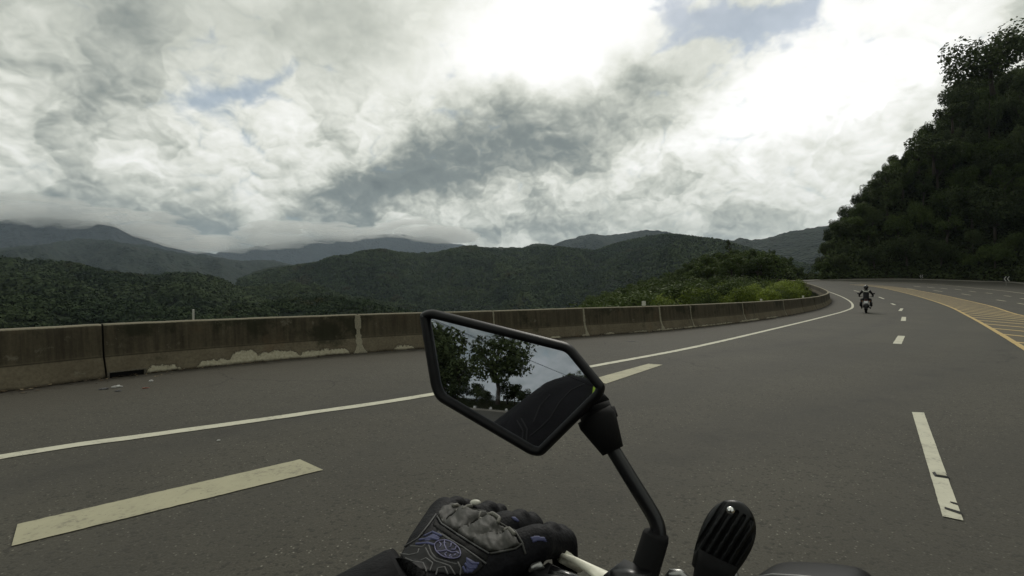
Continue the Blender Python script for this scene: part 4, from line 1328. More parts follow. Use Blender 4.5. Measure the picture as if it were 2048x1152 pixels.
def build_bike():
    root = empty('motorcycle', (BARC.x, BARC.y, 0))
    tag(root, 'black motorcycle in the foreground, seen from its saddle: left mirror, lever, dash top', 'motorcycle')
    root_inv = Matrix.Translation(-Vector(root.location))
    def part(o, parent=root):
        # children are authored in world space
        if parent is root: o.matrix_parent_inverse = root_inv
        return o
    # --- mirror: frame, glass, stem
    outline = [(838, 626), (862, 617), (1142, 687), (1212, 772), (1206, 792), (1084, 913), (1062, 911), (873, 800), (862, 775)]
    ro = rounded(outline, 16, 4)
    sgn = 1 if sum(ro[i][0] * ro[(i + 1) % len(ro)][1] - ro[(i + 1) % len(ro)][0] * ro[i][1] for i in range(len(ro))) > 0 else -1
    rings = [(0, -.020, .55), (0, -.016, .20), (0, -.006, .02), (0, .0, 0), (6, .0045, 0), (12, .0055, 0), (17, .0035, 0), (19, .0, 0), (19, -.004, 0)]
    bm = bmesh.new(); RV = []
    cx = np.mean(np.array(ro), 0)
    for ins, off, shrink in rings:
        pts = inset(ro, ins * sgn) if ins else ro
        RV.append([bm.verts.new(on_mirror(*(np.array(p) * (1 - shrink) + cx * shrink), 0) + MIR_N * off) for p in pts])
    for a, b in zip(RV, RV[1:]):
        for k in range(len(ro)): bm.faces.new((a[k], a[(k + 1) % len(ro)], b[(k + 1) % len(ro)], b[k]))
    bm.faces.new(list(reversed(RV[0])))
    mir = part(bm_obj('mirror', bm, M_BLK, root, True))
    ms = new_mat('mirror_glass'); m, g, b = ms
    b.inputs['Base Color'].default_value = (.50, .52, .56, 1); b.inputs['Metallic'].default_value = 1
    g.put(b.inputs['Roughness'], g.map(g.noise(g.coord(), 55, 5, .7), .5, .75, .008, .05))
    gl = inset(ro, 17.5 * sgn)
    bm = bmesh.new(); bm.faces.new([bm.verts.new(on_mirror(*p) - MIR_N * .0008) for p in gl])
    go = bm_obj('glass', bm, m, mir)
    # outline of the joint boot, stem and threaded sleeve, all rods at the mirror's depth
    sb = bmesh.new()
    bm_tube(sb, [P(1188, 812, .428), P(1196, 832, .425)], [.0145, .0145], 20); bm_tube(sb, [P(1194, 822, .427), P(1200, 842, .424)], [.0165, .0165], 20)
    bm_tube(sb, [P(1178, 796, .435), P(1190, 815, .43)], [.013, .015], 16)
    part(bm_obj('ball_joint', sb, M_RUB, root, True))
    sb = bmesh.new()
    bm_tube(sb, [P(1188, 828, .422), P(1196, 842, .42), P(1226, 902, .41)], [.0165, .0175, .0098], 24); part(bm_obj('boot', sb, M_RUB, root, True))
    sb = bmesh.new()
    path = smooth_poly([P(1219, 888, .411), P(1262, 958, .40), P(1293, 1008, .393), P(1310, 1038, .389), P(1317, 1062, .386), P(1316, 1095, .383), P(1304, 1140, .378)], 6)
    bm_tube(sb, [tuple(p) for p in path], .0062, 16); part(bm_obj('stem', sb, M_BLKM, root, True))
    sb = bmesh.new()
    bm_tube(sb, [P(1313, 1062, .386), P(1312.5, 1067, .386), P(1311, 1074, .3855), P(1283, 1165, .379), P(1268, 1215, .375)], [.0065, .0098, .0105, .0108, .0108], 20)
    part(bm_obj('locknut_sleeve', sb, M_RUB, root, True))
    # --- bars, perch, lever, grip
    def bar(t, f=0, u=0): return GRIP + ACR * t + HD * f + Vector((0, 0, u))
    sb = bmesh.new(); bm_tube(sb, [bar(-.075), bar(.06), bar(.15, 0, .0), bar(.26, .05, -.055), bar(.33, .06, -.06), bar(.40, .05, -.055), bar(.51), bar(.73)], .011, 16)
    part(bm_obj('handlebar', sb, M_BLKM, root, True))
    for s0, s1 in ((-.072, .052), (.60, .73)):
        sb = bmesh.new(); bm_tube(sb, [bar(s0), bar(s0 + .004), bar(s1 - .004), bar(s1)], [.015, .0168, .0168, .015], 20); part(bm_obj('grip', sb, M_RUB, root, True))
    for s0 in (-.085, .745):
        sb = bmesh.new(); bm_tube(sb, [bar(s0 - .01), bar(s0 - .006), bar(s0 + .012)], [.012, .0165, .016], 18); part(bm_obj('bar_end_weight', sb, M_BLKM, root, True))
    # switch housing and perch just inboard of the grip
    bm = bmesh.new(); R = frame_from(Vector((0, 0, 1)), ACR)
    bm_box(bm, P(1108, 1200, .372), (.046, .040, .036), R); bmesh.ops.bevel(bm, geom=bm.edges[:], offset=.007, segments=3, affect='EDGES'); part(bm_obj('switch_housing', bm, M_BLK, root, True))
    bm = bmesh.new()
    bm_tube(bm, [P(1098, 1150, .382), P(1170, 1176, .372)], [.0075, .0070], 14); part(bm_obj('starter_switch', bm, M_GLOSS, root, True))
    bm = bmesh.new(); bm_tube(bm, [P(1058, 1143, .385), P(1066, 1136, .385), P(1081, 1131, .385), P(1088, 1137, .384)], [.0015, .0035, .0032, .001], 10); part(bm_obj('switch_paddle', bm, M_STEEL, root, True))
    # pale clutch lever blade reaching forward of the knuckles to its perch
    bm = bmesh.new()
    up = [(1116, 1103), (1150, 1113), (1190, 1131), (1226, 1147), (1262, 1170)]; lo = [(1118, 1114), (1146, 1127), (1172, 1143), (1188, 1156), (1210, 1190)]
    T_, B_ = [], []
    for k, (a, b_) in enumerate(zip(up, lo)):
        Y = .415 - .012 * k
        T_.append((P(*a, Y), P(*b_, Y - .002))); B_.append((P(*a, Y + .006), P(*b_, Y + .005)))
    rows = [[bm.verts.new(v) for v in (a[0], a[0].lerp(a[1], .5) + Vector((0, -.0015, .001)), a[1], b_[1], b_[0])] for a, b_ in zip(T_, B_)]
    for a, b_ in zip(rows, rows[1:]):
        for k in range(5): bm.faces.new((a[k], a[(k + 1) % 5], b_[(k + 1) % 5], b_[k]))
    bm.faces.new(rows[0]); bm.faces.new(list(reversed(rows[-1])))
    bmesh.ops.subdivide_edges(bm, edges=bm.edges[:], cuts=1, use_grid_fill=True)
    part(bm_obj('clutch_lever', bm, M_ALU, root, True))
    bm = bmesh.new(); bm_tube(bm, [bar(-.05, .062, -.002), bar(.0, .06, -.001), bar(.05, .058, .0), P(1125, 1112, .415)], [.006, .0052, .0055, .006], 12); part(bm_obj('lever_blade', bm, M_ALU, root, True))
    bm = bmesh.new(); bm_box(bm, P(1262, 1180, .37), (.036, .034, .030), R); bmesh.ops.bevel(bm, geom=bm.edges[:], offset=.006, segments=3, affect='EDGES'); part(bm_obj('lever_perch', bm, M_BLKM, root, True))
    bm = bmesh.new(); bm_tube(bm, [P(1336, 1156, .375), P(1344, 1149, .372), P(1360, 1149, .37), P(1376, 1160, .366)], [.003, .0042, .004, .003], 10); part(bm_obj('clutch_cable', bm, M_STEEL, root, True))
    # --- ribbed domed cover
    c = P(1450, 1078, .385); ax = (P(1484, 1012, .385) - P(1416, 1150, .385)).normalized(); view = (c - Vector((0, 0, H))).normalized()
    sd = ax.cross(view).normalized(); fr = sd.cross(ax).normalized()
    hw, hh = .0188, .0325
    def width(v):                       # v from -1 (foot) to 1 (crown)
        return hw * math.sqrt(max(0, 1 - v * v)) * (1.0 + .12 * v) if v > 0 else hw * (1 - .30 * (-v) ** 1.6)
    bm = bmesh.new(); nu, nv = 160, 60; RW = []
    for j in range(nv + 1):
        v = -1 + 2 * j / nv; v = math.sin(v * math.pi / 2) if v > 0 else v
        w = width(min(v, .999)); ring = []
        for i in range(nu):
            a = 2 * math.pi * i / nu; x = w * math.cos(a); y = w * .62 * math.sin(a)
            front = -math.sin(a)
            slot = 1.0 if abs(((x / hw) * 3.4 + 5.0 + .5 * v) % 1.0 - .5) < .25 and -.70 < v < .78 and front > .12 and abs(x) < hw * .88 else 0.0
            k = 1 - .42 * slot
            ring.append(bm.verts.new(c + sd * (x * (1 - .02 * slot)) + fr * (y * k) + ax * (v * hh)))
        RW.append(ring)
    for a, b_ in zip(RW, RW[1:]):
        for k in range(nu): bm.faces.new((a[k], a[(k + 1) % nu], b_[(k + 1) % nu], b_[k]))
    bm.faces.new(list(reversed(RW[0]))); bm.faces.new(RW[-1])
    mrib = simple('ribbed_black_plastic', (.010, .0105, .011), .34, vary=.3)
    cover = part(bm_obj('horn_cover', bm, mrib, root, True))
    bm = bmesh.new(); q = c + ax * hh * .72 - fr * -.0 ; q = P(1461, 1021, .3665)
    bmesh.ops.create_uvsphere(bm, u_segments=14, v_segments=9, radius=.0030, matrix=Matrix.Translation(q)); bm_obj('screw', bm, simple('chrome', (.8, .8, .78), .15, metal=1), cover, True)
    bm = bmesh.new(); bm_tube(bm, [P(1436, 1112, .386), P(1428, 1140, .384), P(1415, 1180, .38), P(1395, 1260, .375)], [.0165, .0150, .012, .011], 18); part(bm_obj('cover_bracket', bm, M_RUB, root, True))
    bm = bmesh.new(); bm_tube(bm, [P(1458, 1128, .38), P(1466, 1150, .378), P(1470, 1180, .375)], [.004, .0045, .004], 10); part(bm_obj('bracket_bolt', bm, M_STEEL, root, True))
    # --- instrument visor
    top = [(1482, 1190), (1496, 1170), (1516, 1156), (1544, 1153), (1600, 1157), (1655, 1163), (1698, 1171), (1722, 1181), (1742, 1198)]
    bm = bmesh.new(); rows = []
    for j, (dy, dd, ins) in enumerate(((14, .0, 9), (5, -.002, 4), (0, .003, 0), (1, .012, 0), (10, .040, 4), (30, .075, 14))):
        rows.append([])
        for k, (x, y) in enumerate(top):
            e = (x - 1620) / 130
            p = P(x, y, .44 - .06 * (x - 1492) / 260)
            p = p + HD * dd + Vector((0, 0, -dy * .00042)) - ACR * e * ins * .0004
            rows[-1].append(bm.verts.new(p))
    for a, b_ in zip(rows, rows[1:]):
        for k in range(len(top) - 1): bm.faces.new((a[k], a[k + 1], b_[k + 1], b_[k]))
    # skirts close it into a hood with thickness
    low = [bm.verts.new(v.co + Vector((0, 0, -.05)) - HD * .006) for v in rows[0]]
    for k in range(len(top) - 1): bm.faces.new((low[k], low[k + 1], rows[0][k + 1], rows[0][k]))
    lowb = [bm.verts.new(v.co + Vector((0, 0, -.06))) for v in rows[-1]]
    for k in range(len(top) - 1): bm.faces.new((rows[-1][k], rows[-1][k + 1], lowb[k + 1], lowb[k]))
    o = part(bm_obj('instrument_visor', bm, M_BLK, root, True))
    md = o.modifiers.new('s', 'SUBSURF'); md.levels = 2; md.render_levels = 2
    bm = bmesh.new(); a = [P(x, y - 3, .4385 - .06 * (x - 1492) / 260) for x, y in top[2:8]]; bm_tube(bm, a, [.0006, .0014, .0017, .0017, .0015, .0006], 8)  # light grey rod stands in for the glint along the hood's edge
    part(bm_obj('visor_glint', bm, simple('grey_glint', (.20, .20, .20), .35), root, True))
    # --- the rest of the machine, below and outside the frame
    def L(t, f, z): return BARC + ACR * t + HD * f + Vector((0, 0, z - BARC.z))
    for t in (-.10, .10):
        bm = bmesh.new(); bm_tube(bm, [L(t, .06, .99), L(t, .14, .80), L(t, .36, .34)], [.026, .026, .022], 14); part(bm_obj('fork_leg', bm, M_STEEL, root, True))
    for f, nm in ((.40, 'front_wheel'), (-1.02, 'rear_wheel')):
        bm = bmesh.new(); cc = L(0, f, .31); N = 40; prof = [(math.cos(q) * .055, math.sin(q) * .05) for q in np.linspace(0, 2 * math.pi, 12, endpoint=False)]
        rr = [[bm.verts.new(cc + (HD * math.cos(a_) + Vector((0, 0, math.sin(a_)))) * (.255 + p[1]) + ACR * p[0]) for p in prof] for a_ in np.linspace(0, 2 * math.pi, N, endpoint=False)]
        for i in range(N):
            for j in range(12): bm.faces.new((rr[i][j], rr[i][(j + 1) % 12], rr[(i + 1) % N][(j + 1) % 12], rr[(i + 1) % N][j]))
        w = part(bm_obj(nm, bm, M_RUB, root, True))
        bm = bmesh.new(); bm_tube(bm, [cc - ACR * .07, cc + ACR * .07], .03, 14)
        for a_ in np.linspace(0, 2 * math.pi, 5, endpoint=False): bm_tube(bm, [cc, cc + (HD * math.cos(a_) + Vector((0, 0, math.sin(a_)))) * .215], [.022, .014], 8)
        bm_obj('rim', bm, M_BLKM, w, True)
    bm = bmesh.new(); capsule(bm, [L(0, -.04, .93), L(0, -.20, .93), L(0, -.42, .86)], [.12, .15, .09]); capsule(bm, [L(0, -.42, .80), L(0, -.70, .80), L(0, -.98, .87)], [.13, .14, .07])
    capsule(bm, [L(0, -.1, .62), L(0, -.42, .50)], [.17, .19]); capsule(bm, [L(0, -.5, .4), L(0, -1.02, .32)], [.05, .04]); capsule(bm, [L(0, .2, .84), L(0, .12, .9)], [.10, .11])
    part(remeshed('body', bm, .02, 3, M_GLOSS, root))
    bm = bmesh.new(); 
    for sg in (-1, 1): bm_tube(bm, [L(sg * .12, -.52, .36), L(sg * .27, -.52, .36)], .014, 10)
    part(bm_obj('footpegs', bm, M_STEEL, root, True))
    bm = bmesh.new(); rr = []
    for a_ in np.linspace(math.radians(20), math.radians(150), 14): rr.append([bm.verts.new(L(0, .40, .31) + (HD * math.cos(a_) + Vector((0, 0, math.sin(a_)))) * r_ + ACR * w_) for r_, w_ in ((.33, -.065), (.35, 0), (.33, .065), (.322, .06), (.342, 0), (.322, -.06))])
    for a, b_ in zip(rr, rr[1:]):
        for k in range(6): bm.faces.new((a[k], a[(k + 1) % 6], b_[(k + 1) % 6], b_[k]))
    part(bm_obj('mudguard', bm, M_GLOSS, root, True))
    # right-hand mirror, out of frame but there
    bm = bmesh.new(); q = bar(.56, .02, .02); bm_tube(bm, [q, q + Vector((0, 0, .1)) + ACR * .02, q + Vector((0, 0, .17)) + ACR * .10], .006, 12); part(bm_obj('stem', bm, M_BLKM, root, True))
    bm = bmesh.new(); bm_box(bm, q + Vector((0, 0, .19)) + ACR * .15, (.16, .02, .09), frame_from(Vector((0, 0, 1)), ACR)); bmesh.ops.bevel(bm, geom=bm.edges[:], offset=.009, segments=3, affect='EDGES'); part(bm_obj('mirror', bm, M_BLK, root, True))


build_bike()


# ------------------------------------------------------------------ the rider holding the camera
def build_rider():
    C0 = BARC - HD * .66
    root = empty('person', (C0.x, C0.y, 0))
    tag(root, 'rider in black jacket and armoured glove gripping the left handlebar in the foreground', 'person')
    inv = Matrix.Translation(-Vector(root.location))
    def part(o): o.matrix_parent_inverse = inv; return o
    def L(t, f, z): return BARC + ACR * t + HD * f + Vector((0, 0, z - BARC.z))
    # hand landmarks
    Kp, Ki = P(884, 1032, .468), P(1072, 1092, .404)                # knuckle joints of little and index finger
    row = (Ki - Kp); a = row.normalized(); upv = Vector((0, 0, 1)); f = upv.cross(a).normalized(); f = -f if f.dot(HD) < 0 else f
    W = (Kp + Ki) / 2 - f * .098 + Vector((0, 0, -.020)) - a * .004
    K = [Ki.lerp(Kp, k / 3) + Vector((0, 0, .004 * math.sin(math.pi * (k + .5) / 4))) + f * (.006 * math.sin(math.pi * (k + .7) / 4.4)) for k in range(4)]
    bm = bmesh.new()
    for k in range(4):                                               # back of the hand
        capsule(bm, [W.lerp(K[k], .05) + Vector((0, 0, -.004)), W.lerp(K[k], .55) + Vector((0, 0, .002)), K[k]], [.019, .0185, .0155])
    ball(bm, W.lerp((Kp + Ki) / 2, .45) + Vector((0, 0, -.010)), (.040, .030, .017), Matrix((a, f, upv)).transposed())
    lens = [(.040, .026, .021), (.044, .029, .022), (.041, .027, .021), (.033, .022, .019)]
    for k in range(4):                                               # fingers over the bar, each bending down and back round the grip
        l1, l2, l3 = lens[k]; r0 = [.0125, .0130, .0125, .0110][k]
        spread = a * (.003 * (1.5 - k))
        p1 = K[k] + (f * .93 - upv * .36).normalized() * l1 + spread
        p2 = p1 + (f * .12 - upv * .99).normalized() * l2
        p3 = p2 + (-f * .86 - upv * .50).normalized() * l3
        capsule(bm, [K[k], p1], [r0 * 1.12, r0]); capsule(bm, [p1, p2], [r0 * 1.02, r0 * .95]); capsule(bm, [p2, p3], [r0 * .95, r0 * .82])
    # thumb leaves the side of the palm and closes under the bar
    T0 = W.lerp(Ki, .32) + a * .012 - upv * .014; T1 = T0 + (a * .62 + f * .50 - upv * .5).normalized() * .036; T2 = T1 + (f * .80 - upv * .42 - a * .1).normalized() * .031; T3 = T2 + (f * .72 - upv * .1 - a * .6).normalized() * .022
    capsule(bm, [T0, T1], [.018, .0145]); capsule(bm, [T1, T2], [.0140, .0125]); capsule(bm, [T2, T3], [.0125, .0105])
    arm = (W - P(700, 1360, .31)).normalized()
    capsule(bm, [W - arm * .085, W - arm * .035, W + arm * .006], [.036, .032, .027])
    # padded ridges on the finger backs
    for k in range(4):
        l1 = lens[k][0]; dirn = (f * .93 - upv * .36).normalized(); nn = (upv * .93 + f * .36).normalized()
        ball(bm, K[k] + dirn * l1 * .50 + nn * .0085, (.0095, .0125, .0085), Matrix((a, dirn, nn)).transposed(), 12)
        ball(bm, K[k] + dirn * l1 * .98 + nn * .006, (.0095, .0080, .0090), Matrix((a, dirn, nn)).transposed(), 12)
        ball(bm, K[k] + dirn * l1 + (-upv * .011) + f * .0095, (.0085, .005, .0080), Matrix((a, f, upv)).transposed(), 12)
    mg, g, b = new_mat('glove_leather')
    c = g.coord(); n = g.noise(c, 120, 4, .6); cr = g.voronoi(c, 420)
    g.put(b.inputs['Base Color'], g.mix(g.map(n, .35, .65), (.0035, .0035, .005), (.0085, .0085, .011))); b.inputs['Roughness'].default_value = .66; b.inputs['Specular IOR Level'].default_value = .18
    g.put(b.inputs['Normal'], g.bump(g.add(g.mul(g.noise(c, 60, 3), 1.2), g.mul(cr, .25)), .5, .0022))
    glove = part(remeshed('glove', bm, .0019, 5, mg, root))
    me = glove.data
    # cut-outs lifted off the glove surface: grey leather knuckle shell, printed cuff, piping
    bmg = bmesh.new(); bmg.from_mesh(me); bvh = BVHTree.FromBMesh(bmg)
    eye = Vector((0, 0, H))
    def hit(px, py):
        d = (P(px, py, 1.0) - eye).normalized(); q = bvh.ray_cast(eye, d)
        return (q[0], q[1] if q[1].dot(d) < 0 else -q[1]) if q[0] is not None else (None, None)
    def patch(name, poly, th, mat, bumpf=None, step=2.2, parent=glove):
        poly = np.array(poly, float); x0, y0 = poly.min(0); x1, y1 = poly.max(0)
        nx, ny = int((x1 - x0) / step) + 2, int((y1 - y0) / step) + 2
        gx, gy = np.meshgrid(np.linspace(x0, x1, nx), np.linspace(y0, y1, ny), indexing='ij'); ins = in_poly(gx.ravel(), gy.ravel(), poly).reshape(nx, ny)
        bm = bmesh.new(); vt = {}
        for i in range(nx):
            for j in range(ny):
                if ins[i, j]:
                    p, n_ = hit(gx[i, j], gy[i, j])
                    if p is None: continue
                    h = th * (1 + (bumpf(gx[i, j], gy[i, j]) if bumpf else 0)); vt[i, j] = (bm.verts.new(p + n_ * h), bm.verts.new(p - n_ * .0012))
        edges = {}
        for i in range(nx - 1):
            for j in range(ny - 1):
                ks = [(i, j), (i + 1, j), (i + 1, j + 1), (i, j + 1)]
                if all(k in vt for k in ks) and max((vt[ks[q]][0].co - vt[ks[(q + 1) % 4]][0].co).length for q in range(4)) < .008:
                    bm.faces.new([vt[k][0] for k in ks])
                    for q in range(4):
                        e = (ks[q], ks[(q + 1) % 4]); r_ = (e[1], e[0])
                        if r_ in edges: edges.pop(r_)
                        else: edges[e] = 1
        for (p, q) in edges: bm.faces.new((vt[p][0], vt[q][0], vt[q][1], vt[p][1]))
        bmesh.ops.delete(bm, geom=[v for v in bm.verts if not v.link_faces], context='VERTS')
        for _ in range(2): bmesh.ops.smooth_vert(bm, verts=bm.verts[:], factor=.35, use_axis_x=True, use_axis_y=True, use_axis_z=True)
        return bm_obj(name, bm, mat, parent, True)
    def line(name, paths, r, mat, off=.0004, parent=glove):
        bm = bmesh.new()
        for pth in paths:
            P2, _ = resample(np.array(pth, float), step=2.5)
            cur = []
            for x, y in P2:
                p, n_ = hit(x, y)
                if p is None or (cur and (p - cur[-1]).length > .012):
                    if len(cur) > 1: bm_tube(bm, cur, r, 6)
                    cur = []
                    if p is None: continue
                cur.append(p + n_ * off)
            if len(cur) > 1: bm_tube(bm, cur, r, 6)
        return bm_obj(name, bm, mat, parent, True)
    wr = lambda x, y: .9 * (float(vnoise(np.array([x / 13.0]), np.array([y / 26.0]), 3, 3)[0]) - .5) * 2.4
    mgrey = simple('grey_leather', (.038, .037, .032), .62, bump=(70, .5, .002), vary=.18)
    mseam = simple('grey_seam', (.085, .085, .085), .6)
    mblue = simple('blue_grey_print', (.055, .062, .15), .55, vary=.15)
    mdark = simple('navy_print', (.006, .006, .022), .5)
    mpale = simple('pale_hardware', (.55, .54, .46), .4)
    mband = simple('black_band', (.008, .008, .008), .7)
    shell = patch('knuckle_panel', [(874, 1030), (884, 1012), (905, 1006), (925, 1012), (945, 1022), (972, 1026), (992, 1042), (1012, 1060), (1030, 1072), (1042, 1092), (1022, 1098), (1000, 1104), (978, 1106), (950, 1090), (915, 1068), (880, 1044)], .0030, mgrey, wr)
    patch('wrist_band', [(868, 1040), (880, 1048), (915, 1072), (950, 1094), (980, 1112), (972, 1124), (940, 1104), (905, 1080), (864, 1052)], .0008, mband)
    cuff = patch('cuff_print', [(800, 1104), (822, 1088), (845, 1072), (868, 1064), (892, 1076), (930, 1098), (962, 1120), (968, 1134), (950, 1150), (900, 1152), (830, 1140), (806, 1120)], .0012, simple('cuff_grey', (.012, .012, .0125), .6, vary=.2))
    # oval emblem: outline, three-way spokes and hooked marks inside
    ec = np.array([896, 1103.0]); rot = math.radians(24)
    def em(u, v): return (ec[0] + (u * math.cos(rot) - v * math.sin(rot)), ec[1] + (u * math.sin(rot) + v * math.cos(rot)))
    oval = [em(27 * math.cos(t) * (1 + .05 * math.cos(2 * t)), 16.5 * math.sin(t)) for t in np.linspace(0, 2 * math.pi, 40)]
    emblem = patch('emblem', oval[:-1], .0022, mdark, step=1.5)
    mem = simple('emblem_silver_blue', (.155, .150, .27), .5)
    eoff = .0024
    line('emblem_outline', [oval], .00045, mem, eoff, emblem)
    cmarks = [[em(-1, 2), em(-8, -5), em(-12, -15)], [em(-1, 2), em(10, 2), em(18, -2), em(26, -1)], [em(-1, 2), em(-10, 9), em(-18, 13)],
              [em(-22, -6), em(-14, -3), em(-15, 3)], [em(-12, -9), em(-6, -10)], [em(2, -14), em(4, -8), em(1, -5)], [em(13, -12), em(13, -6), em(7, -3)], [em(1, 6), em(-2, 11), em(4, 14)], [em(10, 7), em(9, 12), em(15, 11)], [em(20, 3), em(17, 8)]]
    line('emblem_marks', cmarks, .00048, mem, eoff, emblem)
    blue = [[(848, 1074), (866, 1066), (884, 1074)], [(838, 1082), (862, 1078), (878, 1082)], [(832, 1090), (856, 1088), (870, 1092)], [(934, 1120), (944, 1128), (958, 1128)], [(930, 1128), (938, 1138), (952, 1136)], [(926, 1134), (932, 1146)]]
    for bl in blue: line('blue_stripe', [bl], .0011, mblue, .0010, cuff)
    patch('blue_flash', [(932, 1114), (962, 1128), (946, 1146), (930, 1150)], .0016, mblue, parent=cuff)
    patch('blue_flash', [(846, 1078), (868, 1067), (888, 1078), (868, 1083), (848, 1086)], .0016, mblue, parent=cuff)
    piping = [[(884, 1070), (906, 1084), (926, 1096), (952, 1114), (972, 1128)], [(876, 1066), (900, 1082)], [(800, 1108), (818, 1112), (836, 1108), (838, 1100)], [(858, 1092), (862, 1106), (872, 1118), (896, 1126), (914, 1130)],
              [(852, 1098), (858, 1112), (870, 1124), (900, 1134), (910, 1150)], [(916, 1126), (922, 1138), (920, 1152)], [(840, 1124), (852, 1118), (866, 1128), (860, 1144)], [(812, 1118), (826, 1126), (846, 1128), (852, 1146)],
              [(872, 1152), (876, 1138), (890, 1136), (896, 1150)], [(822, 1094), (846, 1096), (852, 1090)], [(874, 1034), (880, 1046), (915, 1070), (950, 1092), (978, 1108)], [(804, 1098), (836, 1078), (858, 1050), (872, 1030)]]
    line('piping', piping, .0007, mseam, .0009)
    line('seam_edge', [[(980, 1108), (1004, 1104), (1030, 1098), (1044, 1088), (1050, 1108)], [(940, 1020), (972, 1024), (1000, 1048), (1030, 1064), (1046, 1090)]], .0009, simple('dull_grey_seam', (.05, .05, .045), .6), .001)
    # pale hardware, and glints painted as pale folds of padding along the knuckles
    p, n_ = hit(950, 1012)
    if p is None: p, n_ = hit(946, 1016)
    bm = bmesh.new(); ball(bm, p + n_ * .002 + Vector((0, 0, .0015)), (.0052, .0035, .0025), seg=12); bm_obj('knuckle_stud', bm, mpale, glove, True)
    folds = [[(903, 1016), (911, 1012), (914, 1020), (906, 1026)], [(926, 1024), (934, 1018), (944, 1016)], [(952, 1040), (958, 1028), (966, 1034), (962, 1046)], [(976, 1036), (986, 1032), (998, 1040), (994, 1050)], [(1004, 1066), (1012, 1058), (1020, 1064), (1030, 1074)]]
    line('fold_glint', folds, .0019, simple('glint_grey_leather', (.13, .125, .105), .55), .0024)
    patch('finger_flash', [(1058, 1074), (1072, 1070), (1090, 1074), (1096, 1086), (1078, 1082), (1066, 1088)], .0009, mblue)
    patch('finger_flash', [(1018, 1034), (1030, 1032), (1042, 1042), (1034, 1046)], .0009, mblue)
    bmg.free()
    # --- body in one piece: trunk, neck, arms, legs
    Lsh, Rsh = Vector((-.150, .035, 1.252)), L(.25, -.42, 1.24)
    Ewr = W - arm * .07
    Lel = Vector((-.335, .185, 1.085))
    Rwr = L(.40, -.06, 1.13); Rel = L(.42, -.32, 1.02)
    bm = bmesh.new()
    capsule(bm, [L(0, -.64, .90), L(0.02, -.61, 1.02), L(.05, -.52, 1.14), L(.06, -.46, 1.20)], [.155, .15, .165, .13], 20)
    capsule(bm, [Lsh, L(.06, -.44, 1.25), Rsh], [.072, .095, .075], 16)
    capsule(bm, [L(.06, -.45, 1.27), L(.06, -.44, 1.42)], [.06, .055])
    capsule(bm, [Lsh, Lsh.lerp(Lel, .5), Lel], [.082, .068, .056]); capsule(bm, [Lel, Lel.lerp(Ewr, .5), Ewr], [.054, .050, .042])
    capsule(bm, [Rsh, Rsh.lerp(Rel, .5), Rel], [.074, .062, .054]); capsule(bm, [Rel, Rel.lerp(Rwr, .5), Rwr], [.054, .048, .040])
    for sg in (-1, 1):
        capsule(bm, [L(sg * .10, -.64, .90), L(sg * .22, -.42, .86), L(sg * .24, -.24, .82)], [.10, .088, .065]); capsule(bm, [L(sg * .24, -.24, .82), L(sg * .22, -.42, .58), L(sg * .20, -.52, .42)], [.065, .06, .045])
        capsule(bm, [L(sg * .20, -.54, .40), L(sg * .21, -.36, .38)], [.045, .038])
    mj, g, b = new_mat('black_jacket')
    c = g.coord(); n = g.noise(c, 9, 4, .6)
    g.put(b.inputs['Base Color'], g.mix(g.map(n, .35, .65), (.003, .003, .004), (.007, .007, .0085))); b.inputs['Roughness'].default_value = .8; b.inputs['Specular IOR Level'].default_value = .25
    g.put(b.inputs['Normal'], g.bump(g.add(g.noise(c, 14, 3), g.mul(g.noise(c, 400, 2), .1)), .7, .012))
    bodyo = part(remeshed('body', bm, .009, 4, mj, root))
    # jacket cuff and its seams
    bm = bmesh.new()
    bm_tube(bm, [P(560, 1385, .295), P(640, 1312, .317), P(700, 1270, .33), P(762, 1225, .343), P(806, 1196, .352), P(818, 1188, .354), P(816, 1190, .353)], [.040, .040, .039, .0365, .0355, .034, .028], 30)
    part(bm_obj('jacket_cuff', bm, mj, root, True))
    ms = simple('grey_stitching', (.022, .022, .022), .85)
    bm = bmesh.new()
    for (A, B, r) in ((Lsh, Lel, .070), (Lel, Ewr, .056)):
        d = (B - A).normalized(); s1 = d.cross(upv).normalized(); s2 = s1.cross(d)
        for ang in (.5, 2.4):
            bm_tube(bm, [A.lerp(B, t) + (s1 * math.cos(ang + .9 * t) + s2 * math.sin(ang + .9 * t)) * (r * (1 - .2 * t) + .001) for t in np.linspace(.1, .95, 12)], .0013, 6)
    part(bm_obj('sleeve_seams', bm, ms, root, True))
    bb = bmesh.new(); bb.from_mesh(bodyo.data); bvb = BVHTree.FromBMesh(bb)
    def mirrored(px, py):                                            # the jacket surface the mirror shows at this pixel
        p = on_mirror(px, py); d = (p - eye).normalized(); r = d - 2 * d.dot(MIR_N) * MIR_N; q = bvb.ray_cast(p + r * .02, r)
        return (q[0], q[1] if q[1].dot(r) < 0 else -q[1]) if q[0] is not None and q[3] < 1.2 else (None, None)
    def sewn(name, pth, r, mat):
        P2, _ = resample(np.array(pth, float), step=3); cur = []
        for x, y in P2:
            p, n_ = mirrored(x, y)
            if p is not None and (not cur or (p - cur[-1]).length < .03): cur.append(p + n_ * .0006)
        if len(cur) > 2: bm = bmesh.new(); bm_tube(bm, cur, r, 6); part(bm_obj(name, bm, mat, root, True))
    for pth in ([(1168, 768), (1140, 782), (1118, 806), (1100, 836), (1078, 858), (1060, 872)], [(1100, 790), (1080, 812), (1066, 846)], [(1042, 838), (1054, 858), (1052, 884)], [(1034, 842), (1046, 862), (1044, 880)]): sewn('jacket_seam', pth, .0011, ms)
    sewn('high_visibility_flash', [(1194, 778), (1191, 796), (1184, 812), (1176, 828)], .0085, simple('lime', (.30, .46, .03), .6))
    bb.free()
